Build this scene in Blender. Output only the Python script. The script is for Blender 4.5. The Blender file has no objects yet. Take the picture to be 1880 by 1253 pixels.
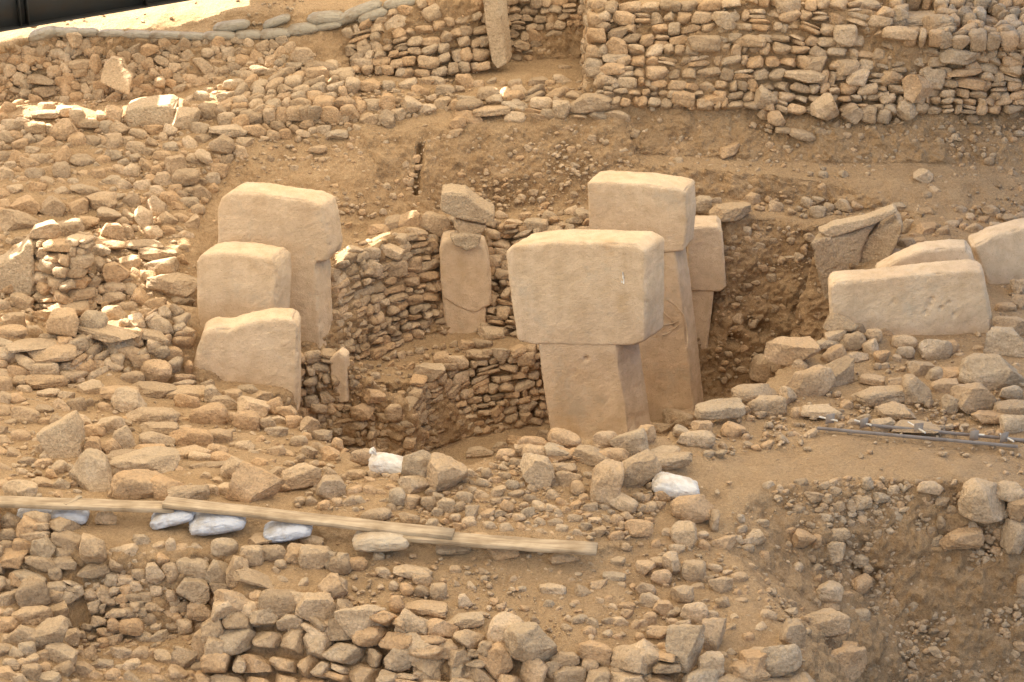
import bpy, math, random
import numpy as np
from mathutils import Vector, Matrix
from mathutils.bvhtree import BVHTree
from mathutils.geometry import delaunay_2d_cdt

random.seed(11)
RNG = np.random.default_rng(7)
sc = bpy.context.scene
COL = sc.collection

# ------------------------------------------------------------------ camera
CAM = np.array([0.0, 0.0, 14.0]); PITCH = math.radians(24.0); F = 4000.0
FWD = np.array([0, math.cos(PITCH), -math.sin(PITCH)])
UPV = np.array([0, math.sin(PITCH), math.cos(PITCH)])
RGT = np.array([1.0, 0, 0])
cd = bpy.data.cameras.new("camera"); cam = bpy.data.objects.new("camera", cd); COL.objects.link(cam)
cam.location = CAM.tolist(); cam.rotation_euler = (math.radians(90) - PITCH, 0, 0)
cd.sensor_width = 36; cd.lens = 36 * F / 1880; cd.clip_start = 0.5; cd.clip_end = 600
sc.camera = cam

# ------------------------------------------------------------------ light
TOSUN = np.array([-0.58, 0.30, 0.76]); TOSUN /= np.linalg.norm(TOSUN)
SUN_EL = math.asin(TOSUN[2]); SUN_AZ = math.atan2(TOSUN[0], TOSUN[1])
w = bpy.data.worlds.new("World"); sc.world = w; w.use_nodes = True
nt = w.node_tree; bg = nt.nodes["Background"]
sky = nt.nodes.new("ShaderNodeTexSky"); sky.sky_type = 'NISHITA'; sky.sun_disc = False
sky.sun_elevation = SUN_EL; sky.sun_rotation = SUN_AZ; sky.dust_density = 2.0
nt.links.new(sky.outputs[0], bg.inputs[0]); bg.inputs[1].default_value = 0.095
sl = bpy.data.lights.new("sun", 'SUN'); sl.energy = 5.0; sl.angle = math.radians(0.4); sl.color = (1.0, 0.93, 0.82)
so = bpy.data.objects.new("sun", sl); COL.objects.link(so)
so.rotation_euler = Vector(TOSUN.tolist()).to_track_quat('Z', 'Y').to_euler(); so.location = (-12, 20, 20)
sc.view_settings.view_transform = 'Standard'; sc.view_settings.look = 'None'
sc.view_settings.exposure = 2.05; sc.view_settings.gamma = 1
sc.render.engine = 'CYCLES'
sc.cycles.max_bounces = 7; sc.cycles.diffuse_bounces = 6; sc.cycles.use_denoising = True; sc.cycles.denoising_prefilter = 'NONE'
try: sc.cycles.denoiser = 'OPENIMAGEDENOISE'
except Exception: pass

# ------------------------------------------------------------------ projection helpers
def ray(u, v):
    d = FWD + RGT * ((u - 940) / F) - UPV * ((v - 626.5) / F)
    return d
def P(u, v, z):
    d = ray(u, v); t = (z - CAM[2]) / d[2]
    return CAM + d * t
def PY(u, v, y):                     # the point on a pixel's ray at ground distance y
    d = ray(u, v); return CAM + d * (y / d[1])
def proj(p):
    q = np.asarray(p) - CAM; w_ = q @ FWD
    return 940 + F * (q @ RGT) / w_, 626.5 - F * (q @ UPV) / w_, w_

# ------------------------------------------------------------------ numpy noise
def _hash(ix, iy, iz, seed):
    h = (ix * 374761393 + iy * 668265263 + iz * 2147483647 + seed * 1274126177) & 0xffffffff
    h = ((h ^ (h >> 13)) * 1274126177) & 0xffffffff
    h = ((h ^ (h >> 16)) * 2246822519) & 0xffffffff
    return ((h ^ (h >> 15)) & 0xffffff) / float(0xffffff)
def vnoise(p, seed=0):
    p = np.asarray(p, float); i = np.floor(p).astype(np.int64); f = p - i; f = f * f * (3 - 2 * f)
    r = 0
    for a in (0, 1):
        for b in (0, 1):
            for c in (0, 1):
                wgt = (f[:, 0] if a else 1 - f[:, 0]) * (f[:, 1] if b else 1 - f[:, 1]) * (f[:, 2] if c else 1 - f[:, 2])
                r = r + wgt * _hash(i[:, 0] + a, i[:, 1] + b, i[:, 2] + c, seed)
    return r * 2 - 1
def fbm(p, octs=4, seed=0, gain=0.5):
    r = 0; a = 1; s = 1
    for k in range(octs):
        r = r + a * vnoise(p * s + 17.3 * k, seed + k); a *= gain; s *= 2.07
    return r

# ------------------------------------------------------------------ materials
def mat(name, build):
    m = bpy.data.materials.new(name); m.use_nodes = True
    n = m.node_tree; n.nodes.clear()
    out = n.nodes.new("ShaderNodeOutputMaterial")
    build(n, out); return m
def N(n, t, **kw):
    x = n.nodes.new(t)
    for k, v in kw.items():
        if k.startswith('i_'): x.inputs[k[2:].replace('_', ' ')].default_value = v
        else: setattr(x, k, v)
    return x
def coords(n, scale=1, obj=False):
    if obj:
        tc = N(n, "ShaderNodeTexCoord"); return tc.outputs['Object']
    g = N(n, "ShaderNodeNewGeometry"); return g.outputs['Position']
def noise_tex(n, co, scale, detail=4, rough=0.55):
    t = N(n, "ShaderNodeTexNoise"); t.inputs['Scale'].default_value = scale
    t.inputs['Detail'].default_value = detail; t.inputs['Roughness'].default_value = rough
    n.links.new(co, t.inputs['Vector']); return t.outputs['Fac']
def ramp(n, fac, stops):
    r = N(n, "ShaderNodeValToRGB"); e = r.color_ramp.elements
    while len(e) < len(stops): e.new(0.5)
    for k, (p, c) in enumerate(stops):
        e[k].position = p; e[k].color = (*c, 1) if len(c) == 3 else c
    n.links.new(fac, r.inputs[0]); return r.outputs[0]
def mix(n, a, b, fac, mode='MIX'):
    m = N(n, "ShaderNodeMix", data_type='RGBA', blend_type=mode)
    for s, val in ((0, fac), (6, a), (7, b)):
        if hasattr(val, 'is_output') or isinstance(val, bpy.types.NodeSocket): n.links.new(val, m.inputs[s])
        else: m.inputs[s].default_value = val if s == 0 else (*val, 1)
    return m.outputs[2]
def math_(n, op, a, b=None):
    m = N(n, "ShaderNodeMath", operation=op)
    for k, val in enumerate((a, b)):
        if val is None: continue
        if isinstance(val, bpy.types.NodeSocket): n.links.new(val, m.inputs[k])
        else: m.inputs[k].default_value = val
    return m.outputs[0]
def bump(n, h, dist, strength=1.0, prev=None):
    b = N(n, "ShaderNodeBump"); b.inputs['Distance'].default_value = dist; b.inputs['Strength'].default_value = strength
    n.links.new(h, b.inputs['Height'])
    if prev is not None: n.links.new(prev, b.inputs['Normal'])
    return b.outputs[0]
def bsdf(n, out, col, rough=0.9, normal=None, spec=0.15, metal=0):
    b = N(n, "ShaderNodeBsdfPrincipled")
    if isinstance(col, bpy.types.NodeSocket): n.links.new(col, b.inputs['Base Color'])
    else: b.inputs['Base Color'].default_value = (*col, 1)
    b.inputs['Roughness'].default_value = rough; b.inputs['Specular IOR Level'].default_value = spec
    b.inputs['Metallic'].default_value = metal
    if normal is not None: n.links.new(normal, b.inputs['Normal'])
    n.links.new(b.outputs[0], out.inputs[0]); return b

def earth_build(n, out):
    co = coords(n)
    big = noise_tex(n, co, 0.5, 4); mid = noise_tex(n, co, 3.2, 7, 0.66); fine = noise_tex(n, co, 30, 9, 0.8)
    c1 = ramp(n, big, [(0.32, (0.41, 0.27, 0.145)), (0.68, (0.50, 0.345, 0.20))])
    c2 = ramp(n, mid, [(0.30, (0.27, 0.165, 0.085)), (0.5, (0.44, 0.29, 0.16)), (0.72, (0.55, 0.39, 0.235))])
    c = mix(n, c1, c2, 0.6)
    # dust that settles on level ground, and pale stone chips in the soil
    g = N(n, "ShaderNodeNewGeometry"); sx = N(n, "ShaderNodeSeparateXYZ"); n.links.new(g.outputs['Normal'], sx.inputs[0])
    lv = ramp(n, sx.outputs[2], [(0.72, (0, 0, 0)), (0.97, (1, 1, 1))])
    c = mix(n, c, (0.56, 0.40, 0.24), math_(n, 'MULTIPLY', lv, 0.45))
    vo = N(n, "ShaderNodeTexVoronoi"); vo.inputs['Scale'].default_value = 32; vo.inputs['Randomness'].default_value = 1
    n.links.new(co, vo.inputs['Vector'])
    chips = ramp(n, vo.outputs['Distance'], [(0.16, (1, 1, 1)), (0.26, (0, 0, 0))])
    sel = ramp(n, noise_tex(n, co, 9, 3), [(0.5, (0, 0, 0)), (0.6, (1, 1, 1))])
    cm = math_(n, 'MULTIPLY', chips, sel)
    c = mix(n, c, (0.56, 0.42, 0.27), math_(n, 'MULTIPLY', cm, 0.8))
    c = mix(n, c, ramp(n, fine, [(0.3, (0.66, 0.63, 0.59)), (0.68, (1.18, 1.18, 1.18))]), 1.0, 'MULTIPLY')
    h = math_(n, 'ADD', math_(n, 'MULTIPLY', fine, 0.6), math_(n, 'MULTIPLY', cm, 0.35))
    grit = noise_tex(n, co, 95, 3, 0.7)
    c = mix(n, c, ramp(n, grit, [(0.34, (0.62, 0.58, 0.53)), (0.46, (1, 1, 1)), (0.60, (1, 1, 1)), (0.70, (1.28, 1.28, 1.26))]), 0.85, 'MULTIPLY')
    nb = bump(n, mid, 0.10, 0.8); nb = bump(n, h, 0.06, 1.0, nb)
    bsdf(n, out, c, 0.95, nb, 0.08)
M_EARTH = mat("dry_earth", earth_build)

def stone_build(base, dark, pale, grain=30, pit=0.012, tint=0.30):
    def f(n, out):
        co = coords(n)
        oi = N(n, "ShaderNodeObjectInfo")
        at = N(n, "ShaderNodeAttribute", attribute_name="tone")
        big = noise_tex(n, co, 2.2, 5, 0.6); fine = noise_tex(n, co, grain, 8, 0.68)
        c = ramp(n, big, [(0.28, dark), (0.52, base), (0.75, pale)])
        c = mix(n, c, ramp(n, fine, [(0.3, (0.66, 0.64, 0.61)), (0.66, (1.15, 1.15, 1.15))]), 1.0, 'MULTIPLY')
        g = N(n, "ShaderNodeNewGeometry"); sx = N(n, "ShaderNodeSeparateXYZ"); n.links.new(g.outputs['Normal'], sx.inputs[0])
        up = ramp(n, sx.outputs[2], [(0.35, (0, 0, 0)), (0.95, (1, 1, 1))])
        c = mix(n, c, (0.60, 0.445, 0.285), math_(n, 'MULTIPLY', up, 0.5))
        # each stone a little lighter, darker, redder or greyer than the next
        t = ramp(n, math_(n, 'FRACT', math_(n, 'ADD', at.outputs['Fac'], oi.outputs['Random'])),
                 [(0.0, (0.72, 0.71, 0.70)), (0.25, (1.0, 0.98, 0.95)), (0.5, (1.03, 0.92, 0.80)), (0.75, (0.88, 0.91, 0.94)), (1.0, (1.16, 1.15, 1.13))])
        c = mix(n, c, mix(n, c, t, 1.0, 'MULTIPLY'), tint / 0.3)
        vr = N(n, 'ShaderNodeTexVoronoi', feature='DISTANCE_TO_EDGE'); vr.inputs['Scale'].default_value = 7; n.links.new(co, vr.inputs['Vector'])
        ck = ramp(n, vr.outputs[0], [(0.0, (0, 0, 0)), (0.05, (1, 1, 1))])
        nb = bump(n, ck, 0.006, 0.5)
        nb = bump(n, noise_tex(n, co, grain * 0.28, 6, 0.68), 0.085, 1.0, nb)
        nb = bump(n, fine, pit, 1.0, nb)
        bsdf(n, out, c, 0.92, nb, 0.1)
    return f
M_STONE = mat("field_stone", stone_build((0.57, 0.42, 0.275), (0.43, 0.305, 0.19), (0.70, 0.54, 0.38)))
def pillar_build(n, out):
    co = coords(n)
    big = noise_tex(n, co, 0.8, 5, 0.6); mid = noise_tex(n, co, 5, 6, 0.65); fine = noise_tex(n, co, 42, 8, 0.75)
    c = ramp(n, big, [(0.3, (0.65, 0.485, 0.325)), (0.5, (0.71, 0.54, 0.362)), (0.7, (0.76, 0.59, 0.41))])
    c = mix(n, c, ramp(n, mid, [(0.35, (0.84, 0.80, 0.75)), (0.6, (1.03, 1.02, 1.01))]), 0.8, 'MULTIPLY')
    pits = ramp(n, noise_tex(n, co, 60, 4, 0.6), [(0.30, (0.62, 0.56, 0.5)), (0.42, (1, 1, 1))])
    c = mix(n, c, pits, 0.7, 'MULTIPLY')
    lich = ramp(n, noise_tex(n, co, 1.7, 7, 0.7), [(0.55, (0, 0, 0)), (0.70, (1, 1, 1))])
    c = mix(n, c, (0.50, 0.42, 0.32), math_(n, 'MULTIPLY', lich, 0.55))
    rust = ramp(n, noise_tex(n, co, 1.1, 6, 0.66), [(0.30, (1, 1, 1)), (0.42, (0, 0, 0))])
    c = mix(n, c, (0.58, 0.38, 0.20), math_(n, 'MULTIPLY', rust, 0.55))
    mp = N(n, "ShaderNodeMapping"); mp.inputs['Scale'].default_value = (5, 5, 0.5); n.links.new(co, mp.inputs[0])
    st = noise_tex(n, mp.outputs[0], 1.2, 4, 0.6)        # faint run-down streaks
    c = mix(n, c, ramp(n, st, [(0.36, (0.88, 0.84, 0.79)), (0.55, (1, 1, 1))]), 0.4, 'MULTIPLY')
    nb = bump(n, mid, 0.02, 0.4); nb = bump(n, fine, 0.02, 1.0, nb)
    bsdf(n, out, c, 0.9, nb, 0.1)
M_PILLAR = mat("dressed_limestone", pillar_build)
M_ROUGH = mat("weathered_limestone", stone_build((0.64, 0.48, 0.315), (0.53, 0.38, 0.24), (0.70, 0.55, 0.375), 36, 0.012, 0.15))

def wood_build(n, out):
    co = coords(n, obj=True)
    mp = N(n, "ShaderNodeMapping"); mp.inputs['Scale'].default_value = (1.2, 22, 22); n.links.new(co, mp.inputs[0])
    g = noise_tex(n, mp.outputs[0], 2.0, 6, 0.6)
    c = ramp(n, g, [(0.3, (0.25, 0.18, 0.115)), (0.5, (0.42, 0.32, 0.21)), (0.7, (0.52, 0.41, 0.28))])
    c = mix(n, c, ramp(n, noise_tex(n, co, 3, 5), [(0.35, (0.62, 0.58, 0.52)), (0.6, (1, 1, 1))]), 0.9, 'MULTIPLY')
    bsdf(n, out, c, 0.75, bump(n, g, 0.006, 0.8), 0.25)
M_WOOD = mat("weathered_plank", wood_build)
def sack_build(col, dirt):
    def f(n, out):
        co = coords(n, obj=True)
        k = noise_tex(n, co, 4, 6, 0.65)
        c = ramp(n, k, [(0.38, dirt), (0.56, col)])
        wv = N(n, "ShaderNodeTexWave"); wv.inputs['Scale'].default_value = 60; n.links.new(co, wv.inputs['Vector'])
        mpp = N(n, 'ShaderNodeMapping'); mpp.inputs['Scale'].default_value = (6, 22, 10); n.links.new(co, mpp.inputs[0])
        nb = bump(n, noise_tex(n, co, 9, 6, 0.6), 0.04, 0.9); nb = bump(n, noise_tex(n, mpp.outputs[0], 1.5, 3, 0.5), 0.03, 0.5, nb); nb = bump(n, wv.outputs['Fac'], 0.002, 0.5, nb)
        bsdf(n, out, c, 0.6, nb, 0.3)
    return f
M_SACK = mat("woven_plastic_sack", sack_build((0.55, 0.56, 0.60), (0.38, 0.34, 0.30)))
M_SACKW = mat('cream_sack', sack_build((0.72, 0.68, 0.62), (0.55, 0.47, 0.38)))
M_SACKB = mat('earth_stained_sack', sack_build((0.52, 0.42, 0.30), (0.42, 0.31, 0.20)))
M_SACKD = mat("dusty_sack", sack_build((0.33, 0.285, 0.215), (0.235, 0.18, 0.12)))
def steel_build(col, rough=0.55, rust=0.05):
    def f(n, out):
        co = coords(n); k = noise_tex(n, co, 5, 6, 0.65)
        c = mix(n, col, tuple(x * 0.55 + rust * m for x, m in zip(col, (1.8, 1.2, .8))), ramp(n, k, [(0.45, (0, 0, 0)), (0.62, (1, 1, 1))]))
        bsdf(n, out, c, rough, bump(n, k, 0.004, 0.5), 0.4, 0.0)
    return f
M_RAIL = mat("dusty_steel", steel_build((0.40, 0.32, 0.25)))
M_BEAM = mat("dark_painted_steel", steel_build((0.022, 0.023, 0.022), 0.45, 0.006))
def tape_build(n, out): bsdf(n, out, (0.72, 0.68, 0.6), 0.7)
M_TAPE = mat("geotextile", tape_build)
def membrane_build(n, out):
    t = N(n, "ShaderNodeBsdfTranslucent"); t.inputs[0].default_value = (0.45, 0.405, 0.325, 1)
    d = N(n, "ShaderNodeBsdfDiffuse"); d.inputs[0].default_value = (0.75, 0.72, 0.66, 1)
    m = N(n, "ShaderNodeMixShader"); m.inputs[0].default_value = 0.2
    n.links.new(t.outputs[0], m.inputs[1]); n.links.new(d.outputs[0], m.inputs[2]); n.links.new(m.outputs[0], out.inputs[0])
M_MEMBRANE = mat("roof_membrane", membrane_build)

# ------------------------------------------------------------------ object helpers
def mesh_from(name, V, T, material, tone=None, smooth=True):
    me = bpy.data.meshes.new(name); V = np.asarray(V, np.float32); T = np.asarray(T, np.int32)
    k = T.shape[1]
    me.vertices.add(len(V)); me.vertices.foreach_set('co', V.ravel())
    me.loops.add(T.size); me.loops.foreach_set('vertex_index', T.ravel())
    me.polygons.add(len(T)); me.polygons.foreach_set('loop_start', np.arange(0, T.size, k, dtype=np.int32))
    me.polygons.foreach_set('loop_total', np.full(len(T), k, np.int32))
    if smooth: me.polygons.foreach_set('use_smooth', np.ones(len(T), bool))
    me.update(calc_edges=True)
    if tone is not None:
        a = me.attributes.new('tone', 'FLOAT', 'POINT'); a.data.foreach_set('value', np.asarray(tone, np.float32))
    if material: me.materials.append(material)
    return me
def link(name, me, parent=None, loc=None):
    o = bpy.data.objects.new(name, me); COL.objects.link(o)
    if loc is not None: o.location = loc
    if parent is not None: o.parent = parent
    return o
def tag(o, label=None, cat=None, group=None, kind=None):
    if label: o['label'] = label
    if cat: o['category'] = cat
    if group: o['group'] = group
    if kind or label: o['kind'] = kind or 'thing'
    return o
def empty(name, loc):
    o = bpy.data.objects.new(name, None); COL.objects.link(o); o.location = loc; o.empty_display_size = 0.2
    return o
def place_local(V, loc): return np.asarray(V) - np.asarray(loc)

# ------------------------------------------------------------------ terrain: survey points (pixel, pixel, height) joined by break lines
LINES = [
 [(-350,1420,1.3),(400,1420,1.1),(900,1425,1.2),(1450,1425,1.0),(1650,1420,.1),(2230,1420,.1)],
 # left corner of the foreground
 [(-350,1253,1.75),(0,1253,1.75),(110,1253,1.62),(150,1257,1.45),(250,1255,1.42),(372,1245,1.38)],
 [(-350,1120,1.9),(0,1115,1.9),(100,1135,1.8),(150,1165,1.55)],
 [(-350,1075,1.95),(0,1075,1.95),(130,1085,1.93)],
 [(-350,975,2.42),(0,975,2.4),(130,985,2.4)],
 [(160,1180,1.48),(380,1160,1.5)], [(180,1010,2.33),(300,1012,2.33),(420,1015,2.33)],
 # front wall
 [(392,1262,1.3),(640,1300,1.35),(950,1330,1.45),(1250,1350,1.35),(1480,1350,1.25)],
 [(392,1125,2.03),(450,1088,2.18),(560,1088,2.2),(680,1124,2.15),(850,1160,2.1),(1000,1200,2.05),(1250,1230,2.0),(1490,1215,1.92)],
 [(450,1045,2.25),(800,1062,2.25),(1100,1080,2.2),(1300,1062,2.18)],
 [(1150,1150,2.1),(1400,1150,2.1)],
 # plank shelf
 [(-350,951,2.40),(0,951,2.40),(300,961,2.40),(560,990,2.37),(800,1008,2.34),(1100,1022,2.34),(1200,1000,2.37)],
 [(-350,912,2.55),(0,912,2.55),(300,915,2.55),(560,945,2.52),(800,980,2.47),(1100,998,2.45),(1230,950,2.45)],
 # excavated face at the right
 [(1280,905,2.45),(1400,892,2.45),(1560,882,2.45),(1750,882,2.45),(1880,900,2.42),(2230,900,2.42)],
 [(1320,1000,2.25),(1480,1040,1.75),(1580,1050,1.47),(1700,1050,1.46),(1880,1050,1.48),(2230,1050,1.48)],
 [(1480,1160,2.0),(1560,1165,1.12),(1580,1253,.62),(1700,1262,.34),(1880,1262,.28),(2230,1262,.28)],
 # dusty shelf, right
 [(1330,800,2.4),(1450,805,2.4),(1650,795,2.4),(1880,805,2.4),(2230,805,2.4)],
 [(1480,720,2.4),(1650,700,2.4),(1880,690,2.45),(2230,690,2.5)],
 [(1560,635,2.4),(1700,640,2.4),(1840,640,2.42),(2230,640,2.5)],
 [(1600,550,2.42),(1880,560,2.45),(2230,560,2.55)], [(1600,480,2.45),(1880,480,2.5),(2230,480,2.6)],
 # left shelf
 [(-350,850,2.4),(0,850,2.4),(250,860,2.4),(430,880,2.42),(600,890,2.4)],
 [(-350,760,2.2),(0,760,2.2),(250,770,2.15),(420,790,2.1)],
 [(-350,700,2.1),(0,705,2.05),(60,715,2.0),(130,705,2.02),(200,680,2.1),(290,715,1.85),(342,714,1.78)],
 [(-350,600,2.5),(0,605,2.52),(60,632,2.45),(130,627,2.45),(200,602,2.5),(290,585,2.5),(346,582,2.46)],
 [(-350,600,2.5,.45,2.22),(0,605,2.52,.45,2.22),(60,632,2.45,.45,2.2),(130,627,2.45,.45,2.2),(200,602,2.5,.45,2.18),(290,585,2.5,.4,2.15),(346,582,2.46,.35,2.0)],
 [(-350,520,2.5),(0,520,2.4),(35,538,2.33)], [(195,548,2.25),(300,540,2.3)],
 [(58,432,3.08),(104,438,3.12),(158,452,3.08)], [(58,432,3.08,.45,2.8),(104,438,3.12,.45,2.8),(158,452,3.08,.4,2.75)], [(60,562,2.1),(110,592,2.08),(165,572,2.12)],
 [(-350,420,2.9),(0,420,2.8),(200,420,2.8),(330,400,2.75)],
 [(-350,300,3.3),(0,300,3.2),(200,290,3.25),(330,290,3.3),(450,262,3.42)],
 [(-350,215,3.6),(0,215,3.55),(60,205,3.65),(190,205,3.65),(330,200,3.65),(400,170,3.8),(520,130,4.05),(610,112,4.15)],
 [(-350,190,3.55),(0,190,3.5),(150,182,3.55),(300,182,3.6),(420,142,3.9)],
 [(-350,88,4.4),(0,85,4.38),(70,62,4.5),(200,60,4.5),(400,72,4.42),(530,72,4.42)],
 # pit rim, near side
 [(345,715,1.75),(450,728,1.8),(540,768,1.95),(600,808,2.05),(660,838,2.2),(760,858,2.55),(860,852,2.65),(960,828,2.72),(1060,805,2.75),(1150,805,2.7),(1230,792,2.58),(1300,767,2.45),(1390,727,2.35),(1440,672,2.4),(1500,642,2.4),(1535,592,2.4)],
 # bench
 [(775,832,0),(860,805,0),(1000,776,0),(1150,760,0)], [(775,703,1.0),(860,658,1.05),(1000,640,1.1),(1150,640,1.0)],
 [(580,745,1.0),(755,750,1.0)], [(545,650,1.75),(612,650,1.75)], [(548,742,1.02),(612,735,1.05)],
 # ring wall foot and top
 [(640,668,1.05),(740,626,1.05),(850,606,1.05),(935,612,1.05),(1000,622,1.05),(1150,642,.98)],
 [(612,500,2.30),(626,482,2.42),(700,442,2.55),(760,416,2.6),(850,410,2.5),(935,420,2.42),(1000,412,2.5),(1080,406,2.5),(1280,376,2.6),(1340,398,2.6),(1420,400,2.55),(1492,412,2.5)],
 [(1310,730,.08),(1400,735,.02),(1500,735,.02)],
 # earth section behind
 [(400,450,2.4),(520,436,2.4),(620,442,2.4),(700,420,2.45),(760,396,2.45),(900,390,2.45),(1080,380,2.52),(1280,362,2.66),(1500,380,2.6),(1700,395,2.62),(1900,402,2.62),(2230,402,2.7)],
 [(520,255,3.4),(640,240,3.5),(760,240,3.5),(840,230,3.55),(1000,235,3.5),(1142,225,3.6)],
 [(400,330,3.0)], [(1522,604,2.66),(1548,588,2.74),(1582,612,2.6),(1622,640,2.46)],
 [(1170,302,3.05),(1500,330,2.95),(1880,332,2.95),(2230,332,3.0)],
 [(1168,285,3.1),(1500,300,3.04),(1880,306,3.02),(2230,306,3.1)],
 [(640,168,3.88),(840,192,3.75),(1120,188,3.85)],
 [(1160,190,3.85),(1400,205,3.7),(1500,214,3.66),(1880,200,3.75),(2230,195,3.8)],
 [(650,132,3.95),(800,140,3.9),(880,130,3.93),(1080,130,3.93)], [(930,112,3.98),(1084,110,3.98)],
 [(1095,5,5.2),(1150,10,5.15),(1400,0,5.3),(1600,20,5.2),(1620,55,4.95),(1880,75,4.8),(2230,80,4.8)],
 [(1640,52,4.95,.6,4.97),(1880,72,4.8,.6,4.86),(2230,75,4.8,.6,4.86)], [(1640,-30,5.38),(1880,-30,5.38),(2230,-30,5.4)],  # rise added behind the high wall, where only dark shade shows
 [(640,62,4.5),(740,15,4.9),(880,-15,5.15)], [(930,-20,5.03),(1084,-22,5.03)],
 [(-350,45,4.55),(0,45,4.52),(400,20,4.72),(620,15,4.8),(780,-15,5.0)],
 [(-350,-60,4.8),(400,-60,4.9),(900,-75,5.3),(1400,-80,5.4),(2230,-80,5.4)],
]
def build_tin():
    pts, edges = [], []
    def add(p): pts.append(tuple(float(c) for c in p)); return len(pts) - 1
    for L in LINES:
        prev = None
        for t in L:
            p = P(*t[:3])
            if len(t) > 3: p = np.array([p[0], p[1] + t[3], t[4]])
            i = add(p)
            if prev is not None: edges.append((prev, i))
            prev = i
    rim = LINES[30] if False else [l for l in LINES if l[0] == (345,715,1.75)][0]
    prev = None
    for k, (u, v, z) in enumerate(rim):               # the hidden inner side of the near rim
        p = P(u, v, z)
        if k < 2: continue
        q = p + np.array([0.10 if u < 900 else -0.15, 0.62 if u < 1400 else 0.25, 0]); q[2] = 0.04
        if u >= 1400: q[0] = p[0] - 0.45
        i = add(q)
        if prev is not None: edges.append((prev, i))
        prev = i
    for p in ((1.17, 31.78, 3.87), (1.17, 32.3, 3.93), (1.18, 33.2, 3.97), (1.26, 32.35, 5.15), (1.27, 33.3, 5.1), (-3.9, 26.12, 1.76), (-3.5, 26.08, 1.72), (-3.0, 26.08, 1.7), (-3.75, 26.7, 1.8), (-3.1, 26.8, 1.8), (-2.95, 27.6, 1.2), (-2.5, 27.7, 1.1), (-2.38, 28.1, 1.06), (-2.75, 26.82, 0.04), (-2.1, 26.82, 0.04), (-1.34, 26.82, 0.04), (-1.18, 27.0, 0.02), (-1.14, 27.5, 0.0), (-1.2, 26.3, 0.0), (-1.9, 26.0, 0.02), (-0.6, 27.2, 0.0), (4.15, 27.2, 0.02), (4.2, 28.2, 0.02), (4.35, 28.9, 2.45), (4.5, 27.6, 2.42), (1.5, 26.5, 0), (0, 25.6, 0), (3.0, 27.5, 0), (-2.3, 26.0, 0.04)):
        add(p)
    for x, y, z in ((-60, -10, 1), (60, -10, 1), (-60, 18, 1.5), (60, 18, 1), (-60, 30, 3), (60, 30, 3), (-60, 34, 5), (60, 34, 5.2), (-60, 90, 6), (60, 90, 6), (0, 90, 6), (0, -10, 1)):
        add((x, y, z))
    co, ed, fa, ov, oe, of = delaunay_2d_cdt([Vector(p[:2]) for p in pts], edges, [], 0, 1e-4)
    V = np.zeros((len(co), 3)); PA = np.array(pts)
    for i, c in enumerate(co):
        V[i, :2] = c
        if ov[i]: V[i, 2] = max(pts[j][2] for j in ov[i])
        else:
            d = np.hypot(PA[:, 0] - c.x, PA[:, 1] - c.y); j = np.argsort(d)[:3]; V[i, 2] = PA[j, 2].mean(); print('crossing near', proj(V[i])[:2])
    return V, np.array([list(f) for f in fa])
def subdivide(V, T, maxlen_fn, iters):
    for _ in range(iters):
        E = np.sort(np.concatenate([T[:, [0, 1]], T[:, [1, 2]], T[:, [2, 0]]]), axis=1)
        key = E[:, 0].astype(np.int64) * len(V) + E[:, 1]
        uk, first, inv = np.unique(key, return_index=True, return_inverse=True)
        inv = inv.ravel(); UE = E[first]
        L = np.linalg.norm(V[UE[:, 0]] - V[UE[:, 1]], axis=1)
        mid = (V[UE[:, 0]] + V[UE[:, 1]]) / 2
        mark = L > maxlen_fn(mid)
        if not mark.any(): break
        nid = np.full(len(UE), -1, np.int64); nid[mark] = len(V) + np.arange(mark.sum())
        V = np.concatenate([V, mid[mark]])
        n = len(T); m = np.stack([nid[inv[:n]], nid[inv[n:2 * n]], nid[inv[2 * n:]]], 1)
        cnt = (m >= 0).sum(1); out = [T[cnt == 0]]
        s = cnt == 3; t, e = T[s], m[s]
        out += [np.stack(x, 1) for x in ((t[:, 0], e[:, 0], e[:, 2]), (e[:, 0], t[:, 1], e[:, 1]), (e[:, 2], e[:, 1], t[:, 2]), (e[:, 0], e[:, 1], e[:, 2]))]
        for r in range(3):
            a, b, c = r, (r + 1) % 3, (r + 2) % 3
            s = (cnt == 1) & (m[:, a] >= 0); t, e = T[s], m[s]
            out += [np.stack(x, 1) for x in ((t[:, a], e[:, a], t[:, c]), (e[:, a], t[:, b], t[:, c]))]
            s = (cnt == 2) & (m[:, a] < 0); t, e = T[s], m[s]      # edges b and c split; corner c between them
            out += [np.stack(x, 1) for x in ((e[:, c], e[:, b], t[:, c]), (t[:, a], t[:, b], e[:, b]), (t[:, a], e[:, b], e[:, c]))]
        T = np.concatenate(out)
    return V, T
def laplace(V, T, k, lam=0.5):
    E = np.concatenate([T[:, [0, 1]], T[:, [1, 2]], T[:, [2, 0]]])
    for _ in range(k):
        S = np.zeros_like(V); C = np.zeros(len(V))
        for a, b in ((0, 1), (1, 0)):
            for d in range(3): S[:, d] += np.bincount(E[:, a], V[E[:, b], d], len(V))
            C += np.bincount(E[:, a], minlength=len(V))
        V = V * (1 - lam) + lam * S / np.maximum(C, 1)[:, None]
    return V
def vnormals(V, T):
    n = np.cross(V[T[:, 1]] - V[T[:, 0]], V[T[:, 2]] - V[T[:, 0]]); R = np.zeros_like(V)
    for k in range(3):
        for d in range(3): R[:, d] += np.bincount(T[:, k], n[:, d], len(V))
    return R / np.maximum(np.linalg.norm(R, axis=1), 1e-9)[:, None]
def inframe(p):
    u, v, w_ = proj(p); return (u > -120) & (u < 2000) & (v > -90) & (v < 1340)

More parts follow.
